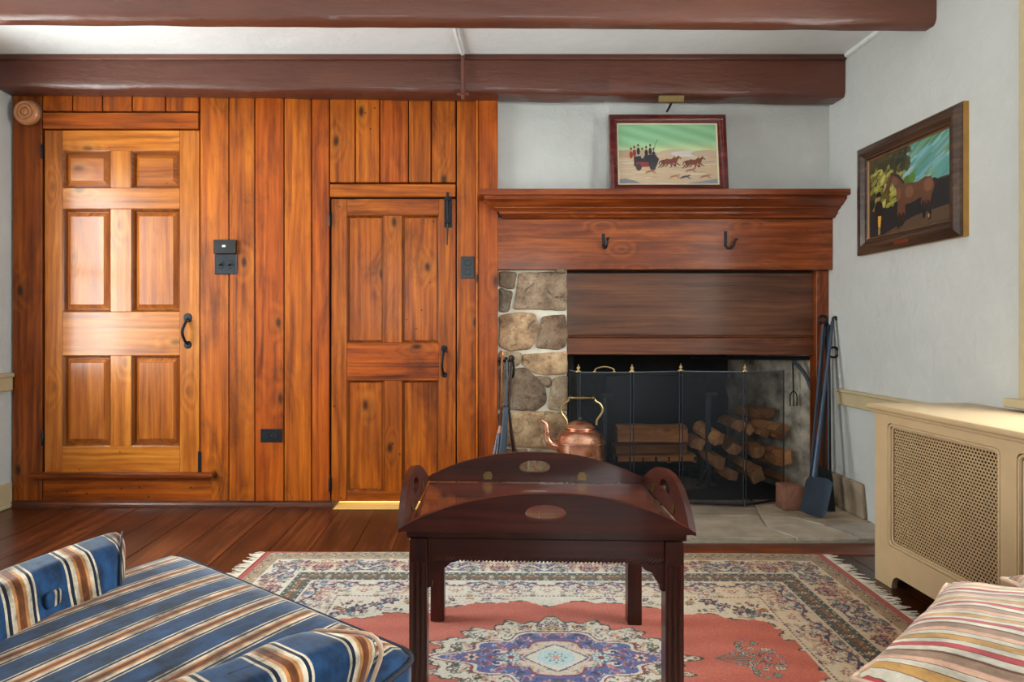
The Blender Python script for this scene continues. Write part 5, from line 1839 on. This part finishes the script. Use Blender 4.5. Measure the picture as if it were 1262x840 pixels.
# ---- folding fire screen
fs = root('fire_screen', (1.1, 3.14, 0.024), 'folding black mesh fire screen with brass finials and a brass handle', 'fire screen')
FSP = [(702, 3.24), (713, 3.08), (779, 3.07), (839, 3.15), (918, 3.105), (967, 3.215)]
pts = [Vector((ux(u, y_), y_, 0)) for u, y_ in FSP]
FZ0, FZ1 = 0.028, 0.706
for i in range(len(pts) - 1):
    p, q = pts[i], pts[i + 1]
    dr = (q - p).normalized()
    nn = Vector((dr.y, -dr.x, 0))
    a_, b_ = p + dr * 0.007, q - dr * 0.007
    bm = bmesh.new()
    vs = [bm.verts.new(a_ + Vector((0, 0, FZ0 + 0.008))), bm.verts.new(b_ + Vector((0, 0, FZ0 + 0.008))), bm.verts.new(b_ + Vector((0, 0, FZ1 - 0.004))), bm.verts.new(a_ + Vector((0, 0, FZ1 - 0.004)))]
    bm.faces.new(vs)
    pn = obj('mesh_panel', bm, mesh_m, fs, smooth=0)
    for e_ in (a_, b_):
        obj('panel_post', T([e_ + Vector((0, 0, FZ0 - 0.003)), e_ + Vector((0, 0, FZ1))], 0.0036, 8), steel_m, pn, color=(0.5, 0.5, 0.5))
    obj('top_rail', T([a_ + Vector((0, 0, FZ1 - 0.003)), b_ + Vector((0, 0, FZ1 - 0.003))], 0.003, 6), steel_m, pn, color=(2.2, 2.1, 2.0))
    obj('bottom_rail', T([a_ + Vector((0, 0, FZ0 + 0.006)), b_ + Vector((0, 0, FZ0 + 0.006))], 0.006, 6), iron_m, pn)
for p in pts[1:5]:
    fn_ = obj('finial', lathe(bmesh.new(), [(0, 0), (0.016, 0.0), (0.016, 0.005), (0.007, 0.007), (0.006, 0.012), (0.010, 0.018), (0.009, 0.024), (0.004, 0.029), (0.002, 0.038), (0, 0.040)], (p.x, p.y, FZ1 - 0.001), 14), brass_m, fs, smooth=40)
for (u_, s) in ((745, 1),):
    hp = [(733, 457), (735, 453.5), (745, 451.3), (755, 453.5), (757, 457)]
    obj('carry_handle', T(spline([PX(u, v, 3.07) + Vector((0, 0, -0.002)) for u, v in hp], 5), 0.004, 8), brass_m, fs)
    for u in (733, 757):
        obj('handle_foot', lathe(bmesh.new(), [(0, -0.003), (0.008, -0.002), (0.008, 0.002), (0, 0.003)], (ux(u, 3.07), 3.07, FZ1 + 0.001), 10), brass_m, fs)

# ---- andirons and the logs laid on them
for u, lab in ((745, 'black iron andiron post at the kettle side of the fire'), (873, 'black iron andiron post at the log pile side of the fire')):
    x_ = ux(u, 3.5)
    an = root('andiron', (x_, 3.6, 0.02), lab, 'andiron', 'andirons in the firebox')
    obj('post', box(B(x_ - 0.013, x_ + 0.013, 3.49, 3.515, 0.02, vz(488, 3.5), bev=0.003), x_ - 0.024, x_ + 0.05, 3.485, 3.52, vz(488, 3.5), vz(484, 3.5), bev=0.004), steel_m, an, color=(0.8, 0.8, 0.8))
    obj('foot', T(spline([(x_ - 0.07, 3.48, 0.03), (x_ - 0.03, 3.49, 0.10), (x_, 3.5, 0.13), (x_ + 0.03, 3.49, 0.10), (x_ + 0.07, 3.48, 0.03)], 4), 0.009, 6), iron_m, an)
    obj('billet_bar', B(x_ - 0.012, x_ + 0.012, 3.515, 3.85, 0.115, 0.14, bev=0.003), iron_m, an)
gr_ = root('fire_grate', (ux(805, 3.6), 3.6, 0.02), 'low iron grate bar with teeth under the stacked fire logs', 'grate')
bm = B(ux(752, 3.55), ux(868, 3.55), 3.54, 3.56, 0.145, 0.16, bev=0.002)
for i in range(7):
    x_ = ux(760 + i * 16, 3.55)
    box(bm, x_ - 0.006, x_ + 0.006, 3.54, 3.56, 0.155, 0.185, bev=0.002)
for u in (756, 864):
    box(bm, ux(u, 3.55) - 0.008, ux(u, 3.55) + 0.008, 3.54, 3.56, 0.018, 0.15)
    box(bm, ux(u, 3.55) - 0.008, ux(u, 3.55) + 0.008, 3.55, 3.80, 0.145, 0.158)
    box(bm, ux(u, 3.55) - 0.008, ux(u, 3.55) + 0.008, 3.79, 3.81, 0.018, 0.15)
obj('grate_bars', bm, iron_m, gr_)


def split_log(label, p0, p1, sect, seed, tint=(1, 1, 1), group='split fire logs', endm=None):
    """log along p0 -> p1, cross section sect: list of (a, b) offsets; parts: body with bark and cut ends"""
    p0, p1 = Vector(p0), Vector(p1)
    dr = (p1 - p0).normalized()
    up = Vector((0, 0, 1)) if abs(dr.z) < 0.9 else Vector((0, 1, 0))
    sd = dr.cross(up).normalized()
    up = sd.cross(dr)
    r_ = root('fire_log', (p0 + p1) / 2, label, 'log', group)
    r_['abs_'] = [float(v) for v in (p0 + p1) / 2]
    bm = bmesh.new()
    rings = []
    m = 7
    for i in range(m):
        c_ = p0 + (p1 - p0) * i / (m - 1)
        ring = []
        for j, (a_, b_) in enumerate(sect):
            w = 1 + 0.10 * mnoise.noise(Vector((i * 0.7, j * 1.3, seed)))
            ring.append(bm.verts.new(c_ + sd * a_ * w + up * b_ * w))
        rings.append(ring)
    n_ = len(sect)
    for x_, y_ in zip(rings[:-1], rings[1:]):
        for k in range(n_):
            bm.faces.new((x_[k], x_[(k + 1) % n_], y_[(k + 1) % n_], y_[k]))
    body = obj('split_side', bm, logm, r_, smooth=0, color=tint)
    for rg_ in (rings[0], rings[-1]):
        pass
    for (c_, ri, s_) in ((p0, 0, -1), (p1, m - 1, 1)):
        b2 = bmesh.new()
        vs_ = []
        for j, (a_, b_) in enumerate(sect):
            w = 1 + 0.10 * mnoise.noise(Vector((ri * 0.7, j * 1.3, seed)))
            vs_.append(b2.verts.new(c_ + sd * a_ * w + up * b_ * w))
        vc_ = b2.verts.new(c_ + dr * s_ * 0.003)
        for k in range(n_):
            b2.faces.new((vs_[k], vs_[(k + 1) % n_], vc_))
        obj('cut_end', b2, logend, r_, smooth=0, color=tint)
    return r_


def wedge(r_, a0, n_=4):
    pts = [(0, -r_ * 0.55)]
    for i in range(n_ + 1):
        t = R(35 + 110 * i / n_)
        pts.append((r_ * math.cos(t), -r_ * 0.55 + r_ * 1.25 * math.sin(t)))
    c_, s_ = math.cos(a0), math.sin(a0)
    return [(x_ * c_ - y_ * s_, x_ * s_ + y_ * c_) for x_, y_ in pts]


def slab(w_, h_):
    return [(-w_, -h_), (w_, -h_ * 0.8), (w_ * 0.95, h_ * 0.7), (w_ * 0.3, h_), (-w_ * 0.9, h_ * 0.85)]


LY = 3.62
split_log('thick split log lying on top of the logs across the andirons', PX(758, 533, LY), PX(843, 533, LY), slab(0.07, 0.052), 1, (1.15, 1.0, 0.85))
split_log('rough barky log in the middle of the logs across the andirons', PX(756, 551, LY), PX(842, 550, LY), slab(0.07, 0.030), 2, (0.62, 0.55, 0.5))
split_log('pale split log lowest across the andirons on the grate', PX(758, 563, LY - 0.01), PX(853, 562, LY - 0.01), slab(0.07, 0.026), 3, (1.15, 1.0, 0.85))
PILE = [  # u, v, depth of the near end, radius, roll, dx, dz of the far end, tint
    (862, 549, 3.52, 0.056, 0.4, 0.02, 0.0, 1.0), (888, 543, 3.44, 0.05, 0.9, -0.10, 0.08, 1.25), (888, 569, 3.42, 0.062, 2.2, -0.02, 0.02, 0.85),
    (905, 552, 3.46, 0.055, 3.4, 0.05, 0.03, 0.8), (911, 526, 3.52, 0.06, 0.2, 0.0, 0.0, 0.8), (926, 530, 3.50, 0.04, 1.5, 0.02, 0.0, 1.0), (905, 588, 3.36, 0.042, 0.6, 0.0, 0.0, 0.75),
    (934, 556, 3.42, 0.052, 4.0, 0.03, 0.02, 0.9), (944, 535, 3.46, 0.045, 0.3, 0.0, 0.02, 0.8), (936, 587, 3.36, 0.062, 1.2, 0.02, 0.0, 0.7), (956, 564, 3.40, 0.055, 2.6, 0.0, 0.0, 0.7),
    (959, 536, 3.44, 0.044, 5.2, 0.0, 0.0, 0.75), (977, 531, 3.40, 0.060, 0.1, -0.03, 0.0, 0.85), (976, 566, 3.36, 0.062, 1.0, -0.03, 0.0, 1.1), (968, 590, 3.36, 0.04, 3.0, -0.02, 0.0, 0.6),
    (920, 575, 3.44, 0.05, 0.0, 0.0, 0.0, 0.7), (942, 512, 3.56, 0.045, 2.0, 0.0, 0.0, 0.6), (968, 510, 3.5, 0.04, 1.0, 0.0, 0.0, 0.55)]
PLAB = {0: 'split log lying just beside the andiron at the edge of the heap', 1: 'pale slanting split log on the front of the log heap', 2: 'large tan split log under the pale slanting one in the heap',
        6: 'small split log end resting on the firebox floor under the heap', 12: 'thick log topmost against the whitewashed firebox wall', 13: 'orange faced split log against the whitewashed wall above the loose brick'}
for i, (u, v, y_, r_, a_, dx, dz, tn) in enumerate(PILE):
    p = PX(u, v, y_)
    p.z = max(p.z, 0.02 + r_ * 0.8)
    wl = lambda yy: 1.775 - 0.29 * (yy - 3.262) - r_
    p.x = min(p.x, wl(y_))
    dx = min(dx, wl(y_ + 0.36) - p.x)
    split_log(PLAB.get(i, 'split log stacked in the heap beside the whitewashed firebox wall'), p, p + Vector((dx * 0.55, 0.20, dz * 0.6)), wedge(r_, a_), 10 + i, (tn, tn * 0.92, tn * 0.84), 'logs heaped in the firebox')
bm = bmesh.new()
rs_ = []
for i in range(9):
    ring = []
    for k in range(20):
        a_ = 2 * math.pi * k / 20; q = i / 8
        x_, y_ = 1.03 + 0.36 * q * math.cos(a_), 3.60 + 0.16 * q * math.sin(a_)
        ring.append(bm.verts.new((x_, y_, 0.018 + 0.05 * (1 - q ** 1.5) + 0.012 * mnoise.noise(Vector((x_ * 18, y_ * 18, 1))) * (1 - q))))
    rs_.append(ring)
for a_, b_ in zip(rs_[:-1], rs_[1:]):
    for k in range(20):
        bm.faces.new((a_[k], a_[(k + 1) % 20], b_[(k + 1) % 20], b_[k]))
tag(obj('ash_heap', bm, ash_m), 'grey heap of ash and cinders under the fire logs', 'ash', kind='stuff')

# iron fireback
tag(obj('fireback', warp(B(0.8, 1.45, 3.918, 3.945, 0.019, 0.62, bev=0.01, seg=2), lambda c: Vector((c.x, c.y, c.z + (0.06 * (1 - ((c.x - 1.125) / 0.33) ** 2) if c.z > 0.3 else 0)))), iron_m), 'black cast iron fireback standing against the rear of the firebox', 'fireback')

# crane brace and hanging toasting fork by the right jamb
cr_ = root('fireplace_crane', (1.70, 3.4, 0.6), 'black iron crane brace high in the corner of the firebox', 'crane')
c0, c1 = PX(977, 444, 3.32), PX(1001, 482, 3.285)
obj('brace', T(spline([c0, (c0 + c1) / 2 + Vector((0.012, 0, 0.012)), c1], 6), 0.010, 8), steel_m, cr_)
obj('upright', T([(c1.x + 0.0, 3.29, 0.40), (c1.x + 0.0, 3.29, 0.80)], 0.009, 8), iron_m, cr_)
obj('arm', T([c0 + Vector((0.1, -0.03, 0.015)), c0 + Vector((0, 0, 0.012)), c0 + Vector((-0.5, 0.12, 0.012))], 0.011, 8), iron_m, cr_)
tf = root('toasting_fork', (ux(977, 3.38), 3.38, 0.5), 'slim iron toasting fork hanging inside the firebox corner', 'fork')
f0 = PX(977, 446, 3.36)
obj('shaft', T([f0, PX(978, 482, 3.36)], 0.004, 6), iron_m, tf)
for s in (-1, 0, 1):
    obj('tine', T(spline([PX(978, 481, 3.36), PX(978 + s * 4, 487, 3.36), PX(978 + s * 4, 500, 3.36)], 4), 0.003, 6), iron_m, tf)

# loose brick on the hearth
bk_ = root('brick', (ux(976, 3.12), 3.13, 0.023), 'reddish brick lying on the hearth between fire screen and shovel', 'brick')
obj('brick_body', B(ux(965, 3.05), ux(990, 3.05), 3.035, 3.13, 0.0245, vz(598.5, 3.05), bev=0.006, seg=2), plain('old_brick', (128, 84, 66), 0.9, var=0.3, bump=0.6, bscale=40), bk_)

# ---- fire tools hanging on the stone pier
hb = root('tool_rack', (ux(626, 3.2), 3.2, 0.74), 'black iron rack with curled hooks on the stone pier', 'rack')
obj('bar', B(ux(614, 3.2), ux(633, 3.2), 3.194, 3.206, vz(446, 3.2), vz(443, 3.2), bev=0.002), iron_m, hb)
for u in (617, 624, 631):
    x_ = ux(u, 3.19)
    obj('curl_hook', T(spline([(x_, 3.196, vz(441, 3.19)), (x_, 3.165, vz(442, 3.19)), (x_ + 0.006, 3.135, vz(450, 3.19)), (x_ + 0.004, 3.15, vz(462, 3.19)), (x_, 3.19, vz(465, 3.19))], 5), 0.006, 8), iron_m, hb)
br = root('hearth_brush', (ux(614, 3.14), 3.14, 0.1), 'hearth brush with copper coloured shaft and grey bristles on the iron rack', 'brush')
YT = 3.125
obj('shaft', T(spline([PX(616, 433, YT), PX(619, 434, YT), PX(618.5, 445, YT), PX(618, 470, YT), PX(616.5, 532, YT)], 4), 0.0055, 8), plain('copper_shaft', (150, 94, 66), 0.3, 0.9), br)
obj('ferrule', T([PX(616.8, 524, YT), PX(616.3, 533, YT)], [0.009, 0.016], 10), copper_m, br)
bm = bmesh.new()
for i in range(70):
    a_ = rnd.uniform(0, 6.28); q = rnd.uniform(0, 1) ** 0.5
    t0, t1 = PX(616.3, 531, YT), PX(611, 580, YT)
    tube(bm, [t0 + Vector((0.012 * q * math.cos(a_), 0.012 * q * math.sin(a_), 0)), t1 + Vector((0.034 * q * math.cos(a_), 0.03 * q * math.sin(a_), rnd.uniform(-0.02, 0.01)))], [0.0024, 0.0014], 4)
bq = obj('bristles', bm, plain('bristle', (118, 112, 124), 0.7, var=0.4, vscale=80), br)
bq['kind'] = 'stuff'
ss_ = root('ash_shovel', (ux(622, 3.14), 3.14, 0.1), 'narrow blue steel ash shovel hanging edge on from the iron rack', 'shovel')
YT = 3.11
obj('shaft', T([PX(624.5, 443, YT), PX(625, 470, YT), PX(623.5, 505, YT)], 0.0055, 8), steel_m, ss_)
obj('blade', warp(B(-0.011, 0.011, -0.045, 0.045, -0.34, 0.0, bev=0.004), lambda c: PX(623.3, 500, YT) + Vector((c.x * (1 + 1.1 * -c.z / 0.34) + 0.07 * c.z, c.y, c.z))), steel_m, ss_, color=(1.1, 1.1, 1.15))
pk = root('fire_poker', (ux(630, 3.14), 3.14, 0.1), 'dark brown iron poker hanging from the rack beside the blue ash shovel', 'poker')
YT = 3.14
obj('shaft', T([PX(630.5, 446, YT), PX(627, 500, YT), PX(630, 530, YT), PX(634.5, 562, YT), PX(636, 590, YT)], [0.005, 0.006, 0.008, 0.010, 0.008], 8), plain('brown_iron', (66, 42, 36), 0.5, 0.4), pk)
obj('ring', T([PX(630.5, 444, YT) + Vector((0.012 * math.cos(a_), 0, 0.012 * math.sin(a_) + 0.012)) for a_ in np.linspace(0, 6.28, 16, endpoint=False)], 0.004, 6, closed=True), iron_m, pk)

# ---- long hearth tools leaning in the corner
def ring_pts(c_, r_, n_=18, ax='XZ'):
    return [c_ + Vector((r_ * math.cos(2 * math.pi * i / n_), 0, r_ * math.sin(2 * math.pi * i / n_))) for i in range(n_)]


sh = root('hearth_shovel', PX(1004, 637, 2.93), 'long handled blue steel hearth shovel leaning in the corner by the white wall', 'shovel')
top = PX(1026, 396, 3.15); neck = PX(1003, 590, 2.97)
obj('shaft', T([top, top + (neck - top) * 0.5, neck], [0.008, 0.009, 0.013], 10), steel_m, sh, color=(0.8, 0.9, 1.1))
obj('hook_end', T(spline([top, top + Vector((0.004, 0, 0.018)), top + Vector((0.018, 0.002, 0.022)), top + Vector((0.022, 0.002, 0.006))], 4), 0.006, 8), iron_m, sh)
bl_ = [PX(992.5, 585, 2.965), PX(1025, 590, 2.965), PX(1016, 640, 2.92), PX(985, 630, 2.92)]
bm = bmesh.new()
N = 8
gv = [[None] * (N + 1) for _ in range(N + 1)]
for i in range(N + 1):
    for j in range(N + 1):
        s_, t_ = j / N, i / N
        s2 = s_
        rnd_c = 0.0
        if t_ > 0.8:
            e_ = abs(s_ - 0.5) * 2
            rnd_c = (e_ ** 6) * (t_ - 0.8) * 0.10
        if t_ < 0.15:
            e_ = abs(s_ - 0.5) * 2
            rnd_c -= (e_ ** 6) * (0.15 - t_) * 0.12
        p = (bl_[0] * (1 - s2) + bl_[1] * s2) * (1 - t_) + (bl_[3] * (1 - s2) + bl_[2] * s2) * t_
        p = p + Vector((0, -0.016 * (abs(s_ - 0.5) * 2) ** 3 * (1 - t_ * 0.5), rnd_c))
        p.z = max(p.z, 0.0265)
        gv[i][j] = bm.verts.new(p)
for i in range(N):
    for j in range(N):
        bm.faces.new((gv[i][j], gv[i + 1][j], gv[i + 1][j + 1], gv[i][j + 1]))
ex = bmesh.ops.extrude_face_region(bm, geom=bm.faces[:])
for v in [g for g in ex['geom'] if isinstance(g, bmesh.types.BMVert)]:
    v.co.y += 0.004
obj('blade', bm, steel_m, sh, color=(0.9, 0.98, 1.1))

pe = root('bread_peel', PX(1026, 634, 3.0), 'black iron peel with a rounded blade half hidden behind the hearth shovel', 'peel')
t0 = PX(1021, 400, 3.17); n0 = PX(1022, 588, 3.06)
obj('shaft', T([t0, n0], [0.008, 0.010], 10), iron_m, pe)
obj('ring', T(ring_pts(PX(1027, 434, 3.145), 0.026), 0.006, 8, closed=True), iron_m, pe)
ou = []
for i in range(13):
    a_ = math.pi * i / 12
    ou.append((0.052 * math.cos(a_), 0.155 + 0.05 * math.sin(a_)))
ou += [(-0.052, 0.155), (-0.046, 0.0), (0.046, 0.0)]
xc_ = ux(1015, 3.04)
obj('blade', outline(bmesh.new(), ou, [], 0.004, lambda a_, b_, t: Vector((xc_ + a_, 3.02 + 0.04 * b_ / 0.2 + t, 0.027 + b_))), iron_m, pe, smooth=20)
po = root('long_poker', PX(1000, 600, 3.05), 'long slim iron poker with a ring top leaning against the jamb', 'poker')
t0 = PX(1014.5, 399, 3.165); e0 = PX(998, 596, 3.08)
obj('shaft', T([t0, t0 + (e0 - t0) * 0.6, e0, PX(996, 606, 3.07)], [0.007, 0.0065, 0.006, 0.003], 8), steel_m, po, color=(0.6, 0.65, 0.75))
obj('ring', T(ring_pts(t0 + Vector((0, 0, 0.022)), 0.020), 0.007, 8, closed=True), iron_m, po)
tg = root('fire_tongs', PX(1018, 600, 3.1), 'dark iron fire tongs standing behind the long shovel shaft', 'tongs')
for s in (-1, 1):
    obj('arm', T([PX(1018, 402, 3.19), PX(1016 + s * 3, 440, 3.18), PX(1010 + s * 4, 600, 3.14), PX(1010 + s * 2, 612, 3.14)], 0.0055, 8), iron_m, tg)
obj('pivot', lathe(bmesh.new(), [(0, -0.012), (0.011, -0.010), (0.012, 0.0), (0.011, 0.010), (0, 0.012)], PX(1018, 400, 3.19), 14, 'Y'), iron_m, tg)

for o in bpy.data.objects:
    if 'abs_' in o:
        del o['abs_']
